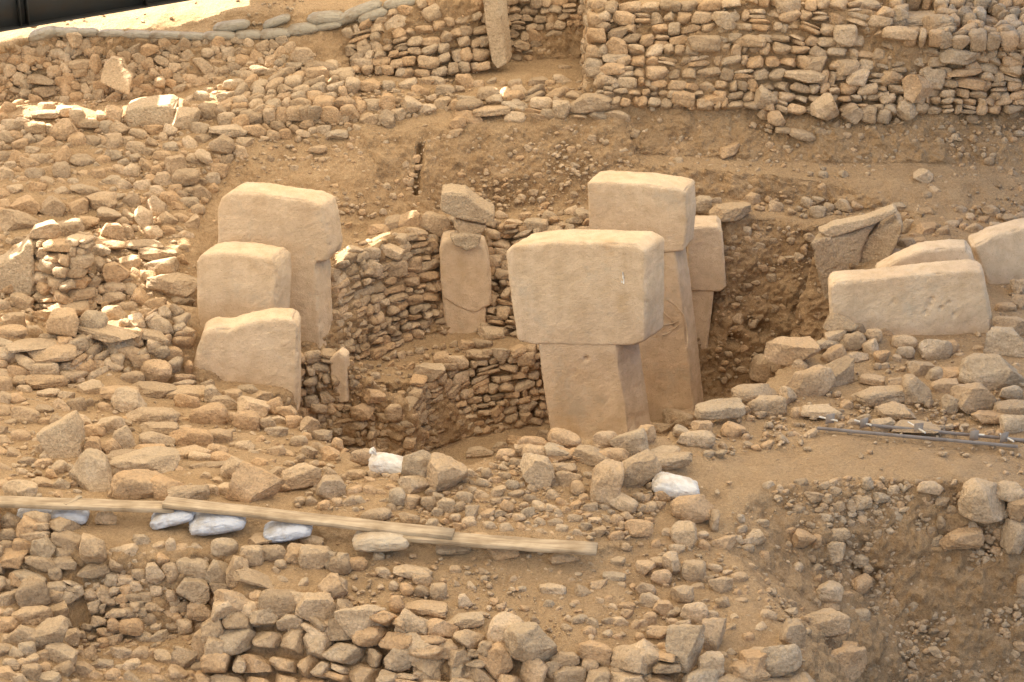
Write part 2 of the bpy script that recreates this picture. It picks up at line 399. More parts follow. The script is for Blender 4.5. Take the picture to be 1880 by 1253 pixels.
V, T = build_tin()
V, T = subdivide(V, T, lambda p: np.where(inframe(p), 0.13, 2.5), 12)
keep = inframe(V)
V2 = laplace(V, T, 2, 0.5); V = np.where(keep[:, None], V2, V)
TV, TT = V.copy(), T.copy()
BVH = BVHTree.FromPolygons([tuple(p) for p in TV], TT.tolist())
def hit(u, v):
    d = ray(u, v); d = d / np.linalg.norm(d)
    loc, nrm, i, dist = BVH.ray_cast(Vector(CAM), Vector(d))
    if loc is None: return None
    if nrm.z < 0: nrm = -nrm
    return np.array(loc), np.array(nrm), dist
V, T = subdivide(V, T, lambda p: np.where(inframe(p), 0.036, 4), 5)
nr = vnormals(V, T)
steep = np.clip((0.93 - nr[:, 2]) / 0.35, 0, 1)
amp = np.where(inframe(V), 1.0, 0.3)
disp = fbm(V * 1.3, 3, 3) * (0.035 + 0.035 * steep) + fbm(V * 4.5, 3, 9) * (0.012 + 0.042 * steep) + fbm(V * 9.0, 3, 21) * (0.004 + 0.020 * steep) + np.clip(vnoise(V * 17.0, 31), 0, 1) * 0.05 * steep + np.clip(vnoise(V * 24.0, 35) - .2, 0, 1) * (0.012 + 0.03 * steep)
def near_seg(V, a, b):
    ab = b - a; t = np.clip(((V - a) @ ab) / (ab @ ab), 0, 1); return np.linalg.norm(V - (a + t[:, None] * ab), axis=1)
CREV = []
for (u0, v0, u1, v1, wd, dp) in ((772, 268, 764, 352, .045, .2), (790, 178, 800, 184, .10, .2), (1380, 598, 1400, 604, .10, .25), (1345, 622, 1352, 624, .07, .2), (955, 580, 960, 590, .08, .2)):
    a, b = hit(u0, v0), hit(u1, v1); CREV.append((a[0], b[0], wd, dp))
for a, b, wd, dp in CREV:
    dd = near_seg(V, a, b); disp = disp - dp * np.exp(-(dd / wd) ** 2)
V = V + nr * (disp * amp)[:, None]
ter = link("ground", mesh_from("ground", V, T, M_EARTH)); tag(ter, kind='structure')
print("terrain tris", len(T))

# ------------------------------------------------------------------ rocks
def icosphere(sub):
    import bmesh
    bm = bmesh.new(); bmesh.ops.create_icosphere(bm, subdivisions=sub, radius=1.0)
    v = np.array([x.co[:] for x in bm.verts]); f = np.array([[q.index for q in x.verts] for x in bm.faces]); bm.free(); return v, f
ICO = {s: icosphere(s) for s in (1, 2, 3, 4, 5)}
def rock_verts(seed, sub, boxy=0.5, cuts=10, rough=1.0):
    r = np.random.default_rng(seed); v, f = ICO[sub]; p = v.copy()
    q = np.abs(p) ** (1 - 0.0) ; e = 2 + 5 * boxy
    nrm = (np.abs(p) ** e).sum(1) ** (1 / e); p = p / nrm[:, None]
    p *= 1 + 0.10 * fbm(v * 0.9 + seed, 2, seed)[:, None]
    for k in range(cuts):
        n = r.normal(size=3); n /= np.linalg.norm(n)
        mx = (p @ n).max(); d = mx * r.uniform(0.55, 0.88)
        ex = np.maximum(0, p @ n - d); p = p - ex[:, None] * n * 0.985
    if sub >= 2: p = p * (1 + rough * (0.05 * fbm(p * 2.2 + seed, 3, seed)[:, None]))
    if sub >= 3: p = p * (1 - rough * 0.05 * np.abs(fbm(p * 4.5 + seed, 3, seed + 2))[:, None])
    if sub >= 4: p = p * (1 + rough * 0.012 * fbm(p * 9 + seed, 3, seed + 5)[:, None])
    lo, hi = p.min(0), p.max(0); return (p - (lo + hi) / 2) / (hi - lo)
def rot3(ax, ang): return np.array(Matrix.Rotation(ang, 3, ax))
def rot_axis(axis, ang): return np.array(Matrix.Rotation(ang, 3, Vector(axis)))
LIB = {}
def lib(kind, sub):
    k = (kind, sub)
    if k not in LIB:
        if kind == 'block': LIB[k] = [rock_verts(100 + i, sub, 0.75, 7, 1.0) for i in range(16)]
        elif kind == 'round': LIB[k] = [rock_verts(300 + i, sub, 0.18, 5, 1.0) for i in range(12)]
        else: LIB[k] = [rock_verts(500 + i, sub, 0.45, 13, 1.1) for i in range(20)]
    return LIB[k]
class Heap:                      # many stones gathered in ONE mesh (a wall's own stones, or uncountable rubble)
    def __init__(s): s.V = []; s.T = []; s.t = []; s.n = 0
    def add(s, kind, sub, M, c, rng=random):
        L = lib(kind, sub); v = L[rng.randrange(len(L))] @ np.asarray(M).T + np.asarray(c)
        s.V.append(v); s.T.append(ICO[sub][1] + s.n); s.t.append(np.full(len(v), rng.random())); s.n += len(v)
    def mesh(s, name, material):
        return mesh_from(name, np.concatenate(s.V), np.concatenate(s.T), material, np.concatenate(s.t))

# dry stone walls: stones set course by course between a foot line and a top line
WALL_STONES = []
def wall(name, label, foot, top, ch=(0.13, 0.22), aspect=(0.9, 2.4), depth=0.22, mat_=None, kind='block', ragged=0.0, miss=0.0, seed=1, sub=3, push=-0.03, cat='stone wall', group=None):
    rng = random.Random(seed)
    A = np.array([P(*p) for p in foot]); B = np.array([P(*p) for p in top])
    def sample(L, s):
        d = np.r_[0, np.cumsum(np.linalg.norm(np.diff(L, axis=0), axis=1))]; d /= d[-1]
        return np.array([np.interp(s, d, L[:, k]) for k in range(3)])
    Ls = (np.linalg.norm(np.diff(A, axis=0), axis=1).sum() + np.linalg.norm(np.diff(B, axis=0), axis=1).sum()) / 2
    h = Heap(); 
    Hm = np.mean([np.linalg.norm(sample(B, s) - sample(A, s)) for s in (0, .25, .5, .75, 1)])
    t = 0.0
    base = A.mean(0); base = np.array([base[0], base[1], A[:, 2].min()])
    while t < 1.0:
        c = rng.uniform(*ch) / Hm; s = -rng.random() * 0.5 * ch[1] / Ls
        last = t + c >= 1.0
        while s < 1.0:
            wd = c * Hm * rng.uniform(*aspect); ds = wd / Ls; sm = s + ds / 2
            s += ds * 0.97
            if sm > 1.02 or sm < -0.02: continue
            smc = min(max(sm, 0), 1); tm = t + c / 2 + 0.02 * math.sin(smc * 9 + seed) + rng.uniform(-.1, .1) * c
            if rng.random() < miss or (last and rng.random() < ragged): continue
            a, b = sample(A, smc), sample(B, smc); pos = a + (b - a) * tm
            uu, vv, _w = proj(pos)
            if any((uu - x) ** 2 + (vv - y) ** 2 < (0.75 * r_) ** 2 for x, y, r_ in TAKEN): continue
            tg = sample(A, min(smc + .02, 1)) * (1 - tm) + sample(B, min(smc + .02, 1)) * tm - (sample(A, max(smc - .02, 0)) * (1 - tm) + sample(B, max(smc - .02, 0)) * tm)
            tg /= np.linalg.norm(tg); up = (b - a) / np.linalg.norm(b - a)
            nn = np.cross(tg, up); nn /= np.linalg.norm(nn)
            R = np.stack([tg, -nn, np.cross(-nn, tg) * -1], 1) if False else np.stack([tg, nn, np.cross(nn, tg)], 1)
            roll = rot3('Y', rng.gauss(0, 0.15)) @ rot3('Z', rng.gauss(0, 0.14)) @ rot3('X', rng.gauss(0, .12))
            hh = c * Hm * rng.uniform(0.72, 1.2)
            split = hh > 0.12 and rng.random() < 0.18
            parts = [(0, hh, wd)] if not split else [(-hh * .27, hh * .5, wd), (hh * .25, hh * .45, wd * .95)]
            if rng.random() < 0.16: parts = [(0, hh, wd * 0.62)]; s -= ds * 0.35
            for (oz, h1, w1) in parts:
                M = R @ roll @ np.diag([w1 * 1.08, depth * rng.uniform(.9, 1.3), h1 * 1.12])
                h.add(kind, sub, M, pos + nn * (rng.gauss(0, 0.018) + push) + up * oz - base, rng)
        t += c * 0.97
    o = link(name, h.mesh(name, mat_ or M_STONE), loc=base)
    tag(o, label, cat, group); return o

# ------------------------------------------------------------------ pillars and slabs: outline on its own plane, real thickness
def prism(polys, y0, yaw=0.0, back=(0.1, 0.5, 0.0), tilt=0.0, anchor=None, bevel=0.05, voxel=0.018, rough=1.0, off=0.0, seed=0, taper=1.0, pits=()):
    """front outline given in photo pixels, standing in a vertical plane at distance y0 (turned by yaw), pushed back by a vector"""
    import bmesh
    if anchor is None: anchor = (sum(p[0] for p in polys) / len(polys), sum(p[1] for p in polys) / len(polys))
    a = PY(anchor[0], anchor[1], y0); ps = math.radians(yaw); tl = math.radians(tilt)
    nrm = np.array([-math.sin(ps) * math.cos(tl), -math.cos(ps) * math.cos(tl), math.sin(tl)])
    a = a - nrm * off
    front = []
    for (u, v) in polys:
        d = ray(u, v); t = ((a - CAM) @ nrm) / (d @ nrm); front.append(CAM + d * t)
    front = np.array(front); bk = np.array(back, float)
    c = front.mean(0)
    bm = bmesh.new()
    f1 = [bm.verts.new(p) for p in front]; f2 = [bm.verts.new(c + (p - c) * taper + bk) for p in front]
    n = len(f1); bm.faces.new(f1); bm.faces.new(f2[::-1])
    for i in range(n): bm.faces.new((f1[(i + 1) % n], f1[i], f2[i], f2[(i + 1) % n]))
    bmesh.ops.recalc_face_normals(bm, faces=bm.faces[:])
    if bevel: bmesh.ops.bevel(bm, geom=bm.edges[:], offset=bevel * 0.7, segments=3, profile=0.5, affect='EDGES')
    me = bpy.data.meshes.new("tmp"); bm.to_mesh(me); bm.free()
    ob = bpy.data.objects.new("tmp", me); COL.objects.link(ob)
    md = ob.modifiers.new("r", 'REMESH'); md.mode = 'VOXEL'; md.voxel_size = voxel
    dg = bpy.context.evaluated_depsgraph_get(); ev = ob.evaluated_get(dg); m2 = bpy.data.meshes.new_from_object(ev)
    nv = len(m2.vertices); V = np.zeros(nv * 3, np.float32); m2.vertices.foreach_get('co', V); V = V.reshape(-1, 3).astype(float)
    m2.calc_loop_triangles(); T = np.zeros(len(m2.loop_triangles) * 3, np.int32); m2.loop_triangles.foreach_get('vertices', T); T = T.reshape(-1, 3)
    bpy.data.objects.remove(ob); bpy.data.meshes.remove(me); bpy.data.meshes.remove(m2)
    V = laplace(V, T, 1, 0.5); nr = vnormals(V, T)
    edge_ = np.clip(1 - np.abs(nr).max(1), 0, 0.4) / 0.4
    top = 0
    d = rough * (0.011 * fbm(V * 1.3 + seed, 2, seed) + 0.0035 * fbm(V * 9 + seed, 3, seed + 3) + 0.003 * fbm(V * 34, 2, seed + 8)) - 0.045 * rough * edge_ * np.clip(fbm(V * 4.5 + seed, 3, seed + 11), 0, 1)
    # worn hollows along the edges
    V = V + nr * d[:, None]
    for (u, v, r_, dp) in pits:
        dd = ray(u, v); q = CAM + dd * (((a - CAM) @ nrm) / (dd @ nrm)); k = np.exp(-(np.linalg.norm(V - q, axis=1) / r_) ** 2); V = V - nrm * (dp * k)[:, None]
    return V, T
def monolith(name, label, cat, parts, group=None, mat_=None):
    """parts: list of (part_name, prism kwargs); one part only -> the thing is one mesh"""
    for pn, kw in parts:          # the outlines follow the back top edge; the front one lies a little lower
        if pn in ('head', 'slab') and kw['back'][1] > .3 and max(p[1] for p in kw['polys']) - min(p[1] for p in kw['polys']) > 90:
            vm = min(p[1] for p in kw['polys']); kw['anchor'] = (sum(p[0] for p in kw['polys']) / len(kw['polys']), sum(p[1] for p in kw['polys']) / len(kw['polys']))
            kw['polys'] = [(u, v + 14 * max(0, 1 - (v - vm) / 110)) for u, v in kw['polys']]
    built = [(pn, *prism(**kw)) for pn, kw in parts]
    allv = np.concatenate([b[1] for b in built]); base = np.array([allv[:, 0].mean(), allv[:, 1].mean(), allv[:, 2].min()])
    if len(built) == 1:
        o = link(name, mesh_from(name, built[0][1] - base, built[0][2], mat_ or M_PILLAR), loc=base)
        return tag(o, label, cat, group)
    root = tag(empty(name, base), label, cat, group)
    for pn, v, t in built: link(pn, mesh_from(pn, v - base, t, mat_ or M_PILLAR), root)
    return root
# ------------------------------------------------------------------ the pillars
PG = "carved limestone pillars of the enclosure"
pA = monolith("t_shaped_pillar", "big T-shaped pillar standing nearest in the pit, its wide flat head cut clean", "pillar", [
 ("head", dict(polys=[(926,452),(940,438),(1010,430),(1090,431),(1162,435),(1184,450),(1186,560),(1184,630),(1165,637),(1060,638),(980,635),(948,628),(938,560)], y0=26.7, yaw=10, back=(0.30,0.50,0.0), bevel=0.06, seed=3)),
 ("shaft", dict(polys=[(985,620),(1129,620),(1140,700),(1157,800),(1176,905),(1028,905),(1008,790),(992,690)], y0=26.7, yaw=10, back=(0.33,0.46,0.0), bevel=0.035, off=0.03, anchor=(1049,534), seed=5, pits=[(1076,659,.03,.06),(1062,672,.05,.012),(1055,684,.05,.012)])),
], PG)
pB = monolith("t_shaped_pillar", "tall T-shaped pillar behind the nearest one, with a low relief hand on its shaft", "pillar", [
 ("head", dict(polys=[(1077,322),(1100,320),(1180,324),(1240,334),(1258,340),(1262,400),(1257,462),(1180,470),(1082,470),(1079,400)], y0=28.6, yaw=6, back=(0.18,0.5,0.0), bevel=0.045, seed=13)),
 ("shaft", dict(polys=[(1098,455),(1238,455),(1248,520),(1262,640),(1280,800),(1150,800),(1120,640),(1104,520)], y0=28.6, yaw=6, back=(0.18,0.42,0.0), bevel=0.03, off=0.03, anchor=(1168,396), seed=15)),
], PG)
monolith("t_shaped_pillar", "broad pillar at the left of the pit, tallest of three, notched under its right shoulder", "pillar", [
 ("slab", dict(polys=[(398,376),(405,352),(425,338),(470,341),(520,350),(566,356),(590,368),(598,400),(603,440),(606,464),(598,482),(580,484),(584,560),(591,652),(598,740),(450,730),(402,600),(400,480)], y0=28.0, yaw=8, back=(0.17,0.42,0.0), bevel=0.05, seed=23, rough=1.3)),
], PG)
monolith("standing_slab", "squarish worn slab between the notched pillar and the lowest slab at left", "standing slab", [
 ("slab", dict(polys=[(358,470),(368,454),(400,449),(450,453),(498,462),(506,475),(508,520),(503,590),(490,640),(370,640),(360,560)], y0=27.2, yaw=8, back=(0.18,0.42,0.0), bevel=0.06, seed=33))], PG)
monolith("standing_slab", "lowest and nearest slab at left, top edge dipping, stones heaped at its foot", "standing slab", [
 ("slab", dict(polys=[(350,690),(362,640),(374,600),(392,591),(420,594),(452,580),(500,570),(538,572),(549,588),(549,660),(546,760),(480,790),(346,760),(344,715)], y0=26.15, yaw=4, back=(0.0,0.40,0.0), bevel=0.07, seed=43, rough=1.4))], PG)
monolith("t_shaped_pillar", "pillar set into the curved back wall, its head blunt, a flat rock on top", "pillar", [
 ("head", dict(polys=[(806,450),(812,428),(860,428),(890,440),(897,470),(903,510),(902,562),(872,577),(848,570),(812,548),(808,500)], y0=29.35, yaw=-6, back=(0.0,0.45,0.0), bevel=0.05, seed=53)),
 ("shaft", dict(polys=[(812,538),(893,560),(890,650),(822,650)], y0=29.35, yaw=-6, back=(0.0,0.4,0.0), bevel=0.03, off=0.03, anchor=(856,500), seed=55)),
], PG)
def z2(L): return [(620 + x / 2.914, y / 2.914) for x, y in L]
monolith("stone", "big flat broken rock tilted on top of the pillar in the back wall", "stone", [("slab", dict(polys=z2([(555,1040),(600,1033),(690,1042),(730,1085),(800,1125),(838,1150),(840,1190),(790,1200),(700,1188),(640,1172),(580,1150),(548,1125)]), y0=29.25, yaw=-4, back=(0.0,0.38,0.02), bevel=0.02, seed=203, rough=1.4, voxel=.018))], None, M_ROUGH)
monolith("stone", "thinner rock under the big flat one on the back-wall pillar", "stone", [("slab", dict(polys=z2([(625,1175),(700,1195),(800,1212),(775,1245),(720,1262),(650,1255),(622,1225)]), y0=29.3, yaw=-4, back=(0.0,0.36,0.0), bevel=0.02, seed=205, rough=1.4, voxel=.018))], None, M_ROUGH)
monolith("stone", "pointed flake lying against the head of the back-wall pillar", "stone", [("slab", dict(polys=[(826,438),(852,430),(884,434),(880,452),(856,464),(836,452)], y0=29.22, yaw=-4, back=(0.0,0.25,0.0), bevel=0.015, seed=207, rough=1.4, voxel=.018))], None, M_ROUGH)
monolith("t_shaped_pillar", "narrow pillar half hidden against the earth face behind the tall T-shaped one", "pillar", [
 ("head", dict(polys=[(1262,404),(1318,402),(1326,412),(1330,470),(1334,530),(1322,537),(1262,536)], y0=29.5, yaw=0, back=(0.03,0.5,0.0), bevel=0.03, seed=63)),
 ("shaft", dict(polys=[(1262,525),(1312,525),(1306,580),(1300,640),(1298,760),(1262,760)], y0=29.5, yaw=0, back=(0.0,0.45,0.0), bevel=0.03, off=0.03, anchor=(1290,470), seed=65)),
], PG)
monolith("standing_slab", "long pitted slab standing at right behind the stone heap, its top edge rising gently", "standing slab", [
 ("slab", dict(polys=[(1522,520),(1530,508),(1600,500),(1700,490),(1785,482),(1806,486),(1814,530),(1822,580),(1822,650),(1780,690),(1560,690),(1540,630),(1525,580)], y0=26.2, yaw=-3, back=(0.03,0.42,0.0), bevel=0.06, seed=73, rough=1.4, pits=[(1712,550,.03,.04),(1706,562,.045,.03),(1728,566,.025,.05),(1742,556,.02,.04),(1700,574,.03,.03),(1640,556,.03,.025),(1752,578,.03,.03)]))], PG)
monolith("standing_slab", "arched slab just behind the long pitted slab at right", "standing slab", [
 ("slab", dict(polys=[(1606,496),(1640,470),(1690,448),(1740,440),(1775,440),(1786,456),(1794,500),(1800,560),(1620,560)], y0=27.3, yaw=-6, back=(0.05,0.35,0.0), bevel=0.06, seed=83))], PG)
monolith("standing_slab", "sloping slab cut by the photo's right edge, leaning above the arched slab", "standing slab", [
 ("slab", dict(polys=[(1784,446),(1820,425),(1870,408),(1960,390),(2000,420),(2000,600),(1870,560),(1835,590),(1812,520)], y0=27.9, yaw=-8, back=(0.0,0.4,0.0), bevel=0.07, seed=93))], PG)
monolith("broken_slab", "tilted broken slab with a split top at the right end of the pit", "broken slab", [
 ("slab", dict(polys=[(1566,452),(1608,414),(1648,392),(1658,400),(1654,426),(1636,466),(1602,508),(1556,560),(1548,520)], y0=28.75, yaw=24, back=(0.02,0.5,0.03), bevel=0.025, seed=103, rough=1.5)),
 ("split_piece", dict(polys=[(1488,446),(1512,438),(1560,432),(1590,416),(1610,412),(1584,450),(1572,500),(1560,570),(1520,575),(1502,510)], y0=28.7, yaw=-12, back=(0.2,0.4,0.05), bevel=0.02, seed=107, rough=1.6)),
 ("top_flake", dict(polys=[(1500,428),(1530,414),(1590,402),(1640,384),(1648,390),(1606,412),(1560,428),(1520,440)], y0=28.65, yaw=0, back=(0.03,0.22,0.01), bevel=0.012, seed=109, rough=1.2))], PG, M_ROUGH)
monolith("standing_slab", "leaning narrow pillar in the alcove at the top, its foot on the terrace", "pillar", [
 ("slab", dict(polys=[(882,-60),(914,-60),(918,0),(924,60),(930,118),(914,128),(902,116),(893,60)], y0=32.9, yaw=10, back=(0.10,0.35,0.0), bevel=0.03, seed=113, rough=1.3))], PG, M_ROUGH)
monolith("stone_slab", "pale kite-shaped slab resting against the rubble face at upper left", "stone slab", [
 ("slab", dict(polys=[(182,152),(190,120),(202,106),(226,110),(232,128),(243,142),(236,176),(210,165)], y0=32.5, yaw=0, tilt=28, back=(0.0,0.16,0.0), bevel=0.02, seed=123))], None, M_ROUGH)
monolith("stone_slab", "fallen squared slab lying on the upper left terrace with sunlit top", "stone slab", [
 ("slab", dict(polys=[(228,204),(250,198),(310,192),(322,200),(320,232),(275,244),(234,240)], y0=31.6, yaw=0, back=(0.02,0.42,0.05), bevel=0.03, seed=133))], None, M_ROUGH)
monolith("standing_slab", "leaning grey slab at the far left edge beside the small stacked wall", "standing slab", [
 ("slab", dict(polys=[(-60,560),(-50,490),(0,478),(30,456),(52,432),(60,440),(62,500),(60,546),(30,548),(0,552)], y0=27.8, yaw=0, back=(-0.05,0.4,0.0), bevel=0.05, seed=143, rough=1.6))], None, M_ROUGH)
monolith("standing_slab", "small upright slab at the right foot of the notched pillar", "standing slab", [
 ("slab", dict(polys=[(604,660),(622,646),(634,655),(638,740),(612,742)], y0=26.98, yaw=15, back=(0.05,0.18,0.0), bevel=0.02, seed=153))], None)
monolith("broken_slab", "big cracked slab leaning on the ground at lower left", "broken slab", [
 ("slab", dict(polys=[(62,800),(90,786),(126,766),(140,790),(148,850),(120,888),(104,870),(84,835)], y0=22.75, yaw=-14, tilt=14, back=(0.05,0.26,-0.02), bevel=0.025, seed=163, rough=1.3)),
 ("corner_piece", dict(polys=[(70,838),(84,834),(104,868),(122,890),(112,896),(78,866)], y0=22.65, yaw=-14, tilt=14, back=(0.05,0.24,-0.02), bevel=0.02, seed=167, rough=1.3))], None, M_ROUGH)

# ------------------------------------------------------------------ stones lying about
TAKEN = []          # (u, v, r) in photo pixels, only to keep stones from standing inside one another
LOOSE = 0
ORD = "first second third fourth fifth sixth seventh eighth ninth tenth eleventh twelfth thirteenth fourteenth fifteenth sixteenth seventeenth eighteenth nineteenth twentieth twenty-first twenty-second twenty-third twenty-fourth twenty-fifth twenty-sixth twenty-seventh twenty-eighth twenty-ninth thirtieth".split()
MESHES = {}
def rock_mesh(kind, sub, i):
    k = (kind, sub, i)
    if k not in MESHES: MESHES[k] = mesh_from("stone", lib(kind, sub)[i], ICO[sub][1], M_STONE)
    return MESHES[k]
def stone_matrix(u, v, w_, h_, rot, dist, flat, rng):
    s = dist / F; W = w_ * s * 1.17; Hs = h_ * s * 1.17
    D = max(0.55 * W, 0.8 * Hs) * flat
    ph = 0.42
    Hh = math.sqrt(max(Hs * Hs - (D * math.sin(ph)) ** 2, (0.5 * Hs) ** 2)) / math.cos(ph)
    return W, D, min(Hh, Hs * 1.1)
def one_stone(u, v, w_, h_, rot=0, kind='chip', lift=0.34, flat=0.9, seed=None):
    r = hit(u, v + h_ * 0.12)
    if r is None: return None
    r2 = hit(u, v + h_ * 0.62)
    if r2 is not None and r[2] - r2[2] > 0.7: r = (r2[0], r2[1], r2[2] + 0.12)     # it stands on the brink in front, not far below
    p, n, dist = r; rng = random.Random(seed if seed is not None else int(u * 31 + v * 17))
    W, D, Hh = stone_matrix(u, v, w_, h_, rot, dist, flat, rng)
    d = ray(u, v); d /= np.linalg.norm(d)
    c = CAM + d * (dist - lift * max(D, Hh))
    R = rot_axis(tuple(-d), math.radians(rot)) @ rot3('Z', rng.uniform(-.25, .25))
    return c, R, (W, D, Hh), rng
def loose(row, phrase, group, stones, cat='stone', name='stone'):
    """a named row of hand-placed stones, listed left to right in the photograph"""
    global LOOSE
    stones = sorted(stones, key=lambda s: s[0])
    for k, s in enumerate(stones):
        u, v, w_, h_ = s[:4]; rot = s[4] if len(s) > 4 else 0; kind = s[5]
        r = one_stone(u, v, w_, h_, rot, kind)
        if r is None: continue
        c, R, (W, D, H), rng = r
        sub = 5 if w_ > 60 else 4
        o = link(name, rock_mesh(kind, sub, rng.randrange(len(lib(kind, sub)))))
        M = Matrix([[*(R @ np.diag([W, D, H]))[i], c[i]] for i in range(3)] + [[0, 0, 0, 1]])
        o.matrix_world = M
        size = ("large" if w_ * h_ > 2600 else ("middling" if w_ * h_ > 1100 else "small")) + (" flat" if w_ > 2.2 * h_ else "")
        TXT = f"{size} {'rounded' if kind == 'round' else 'squared' if kind == 'block' else 'angular'} stone, {ORD[k]} from left {phrase}"
        if len(TXT.split()) > 16: print('LONG', TXT)
        tag(o, f"{size} {'rounded' if kind == 'round' else 'squared' if kind == 'block' else 'angular'} stone, {ORD[k]} from left {phrase}", cat, group)
        TAKEN.append((u, v, 0.42 * max(w_, h_))); LOOSE += 1
# hand-surveyed stones: x, y, width, height, roll, kind (c angular, b squared, r rounded) in enlarged-photo units (2.914 to a pixel)
ZS = 2.914
def rowz(phrase, group, ox, oy, text):
    out = []
    for it in text.replace('\n', ' ').split(';'):
        f = it.strip().split(',')
        if len(f) < 4: continue
        x, y, a, b = (float(q) for q in f[:4]); rot = 0; k = None
        for q in f[4:]:
            q = q.strip()
            if q in 'cbr' and q: k = {'c': 'chip', 'b': 'block', 'r': 'round'}[q]
            elif q: rot = float(q)
        u, v = ox + x / ZS, oy + y / ZS
        if k is None: k = ('chip', 'block', 'chip', 'round')[int(u * 7 + v * 3) % 4]
        out.append((u, v, a / ZS, b / ZS, rot, k))
    HERO.append((phrase, group, out))
HERO = []
rowz("heaped at the foot of the lowest slab", "stones heaped at the foot of the lowest slab", 0, 410, """1145,925,95,100,0,r;1235,925,105,60;1330,895,110,55,0,b;1210,970,150,80,0;1385,930,130,60,15;1350,995,160,90,-15;1465,980,90,70,20;1530,1010,100,60,0;
1325,1065,130,120,0,r;1235,1050,110,80;1120,1035,180,130,15,r;1000,958,120,85,-5,r;1430,1080,80,80;1485,1060,90,50,15;1575,1070,80,80,0,r;1480,1120,110,60""")
rowz("in the flat pile left of the lowest slab", "flat stones piled on the left shelf", 0, 410, """640,910,180,60,-8,b;820,905,220,85,-8,b;985,915,200,70,0,b;700,965,180,130,-10,c;815,1035,245,100,0,b;850,1105,180,60,0;840,1160,170,70,0,b;800,1205,150,40,0;
1025,1150,205,105,-12,b;1175,1150,120,80,5,b;980,1100,80,30;1015,1225,200,60,0;1160,1220,100,60,-20;1310,1195,95,50,10;585,1090,160,95,20,b;500,1120,115,75,0,r;500,1210,80,110,0;665,1165,90,130,20,c;740,1245,290,50,0;440,1060,100,60""")
rowz("in the loose wall leading to the lowest slab", "stones of the loose wall beside the lowest slab", 0, 410, """850,540,140,80,-30,b;820,605,180,60,-14,b;845,670,110,80,-10;690,700,110,70;750,740,90,70;835,800,150,115,0;705,835,120,80,0;890,710,70,50;1040,500,170,70,-18,b;995,590,100,70,-15;620,740,80,70""")
rowz("on the low stack at the left edge", "stones of the low stack at the left edge", 0, 410, """275,695,250,80,3,r;235,780,145,75,0,b;250,840,200,75,0;65,590,140,75,0,r;170,650,240,45,5,b;175,590,90,80;400,655,130,75,10;100,800,110,70,-20;500,885,150,80,-10;260,915,110,50;360,930,80,50;130,895,80,50;20,870,80,90;130,1040,130,90,-20,r""")
rowz("of the sunlit row above the left stack", "sunlit stones on the left terrace", 0, 410, """355,545,165,155,-8,b;490,545,130,130,-15,c;565,580,290,75,-12,b;270,615,100,50;700,600,110,70,-10;600,640,100,60;75,520,110,70,0""")
rowz("on the terrace left of the slabs", "stones on the terrace left of the slabs", 0, 410, """385,460,170,65,3,b;430,375,140,50,3,b;425,315,110,60,0,b;330,125,160,70,0,b;350,30,170,70,12,b;240,45,160,80,20;430,200,130,100,10;780,115,205,55,0,b;580,120,160,60,0;540,150,90,60,0,r;
845,165,180,70,-8;690,210,110,60,10;625,260,120,90,15;865,235,150,80,10,b;920,330,240,110,-5,c;610,350,110,60;610,400,110,55;610,490,110,80;600,50,110,80;820,50,90,60;980,410,110,50""")
rowz("on the terrace by the fallen slab", "stones on the upper left terrace", 0, 0, """250,580,80,50;240,610,130,40,0,b;345,595,90,50;415,635,75,85,0,b;345,700,130,110,0,c;190,685,100,55,-5,b;480,665,110,55,0;610,610,90,70,-20;990,640,140,100,0,b;910,700,80,60,0;1215,640,90,70;
1335,635,130,85;1120,600,110,80,0,r;1070,690,90,60,-10;1220,700,180,60,0,b;1360,700,110,60,0,b;1190,780,110,90,30,b;1095,845,100,60,-30,c;940,890,100,90,10,b;990,950,130,80,0;1590,610,110,80,10""")
rowz("on the ridge left of the alcove", "stones on the ridge left of the alcove", 0, 0, """1720,360,150,60,-10,b;1570,360,90,50,15;1385,380,90,50,0;1250,455,110,60;1210,525,90,60,0,b;1750,610,60,60,0,r;1800,720,110,40,-5,b;1700,800,90,40,5;1615,310,110,90,0,c""")
rowz("in the rubble face under the sandbags", "larger stones in the rubble face", 0, 0, """510,340,60,80,-10,c;860,445,60,60,0,b;800,270,90,60,15;430,345,110,45,0,b;425,385,80,45;220,430,130,50,0,b;240,490,110,50;1085,350,110,50,-35;40,580,80,60;400,215,70,70;1110,285,60,45""")
rowz("on the slope left of the notched pillar", "larger stones on the left slope", 0, 0, """340,850,110,70,45,b;330,920,80,90,0;450,860,130,60,0;460,1015,140,50,-15,b;540,1085,150,90,10,c;150,1100,150,90,0,c;285,1110,130,100,10,c;100,1190,190,110,-10,c;430,1110,100,70,20,b;580,1155,120,70,0;470,1190,120,60,10;840,1110,110,80,-45,b;770,1170,110,90,-30,c""")
rowz("on the ledge under the alcove", "stones on the ledge under the alcove", 620, 0, """495,225,100,50,5,r;150,460,140,60,10,b;275,465,60,60,0,r;265,555,80,90,0,c;400,570,90,90,0,c;680,435,90,70,0;700,540,110,50,-10,b;810,510,110,80,0,b;905,510,80,60,-30,b;1090,555,110,60,0,r;1200,585,90,80,0,b;1350,545,190,90,3,b;1125,610,70,50,0,r;
1375,280,80,65,0,b;1375,385,90,50;1200,430,90,50,-5,b;1215,370,60,40;820,590,180,50,3,b;640,660,80,60;635,710,70,40""")
rowz("of the pier where the high wall ends", "stones of the pier at the end of the high wall", 620, 0, """1480,240,110,75,0,b;1485,310,130,45,0,b;1460,365,140,60,3,b;1435,440,110,70,-5;1500,180,100,60""")
rowz("on top of the curved ring wall", "stones on top of the ring wall", 620, 0, """385,1190,120,90,20,r;305,1205,100,90,0,r;520,1200,140,100,-15,r;220,1235,110,60;1060,1205,120,60,3,b;940,1190,90,30;1200,1205,90,30,-5;900,1240,90,60""")
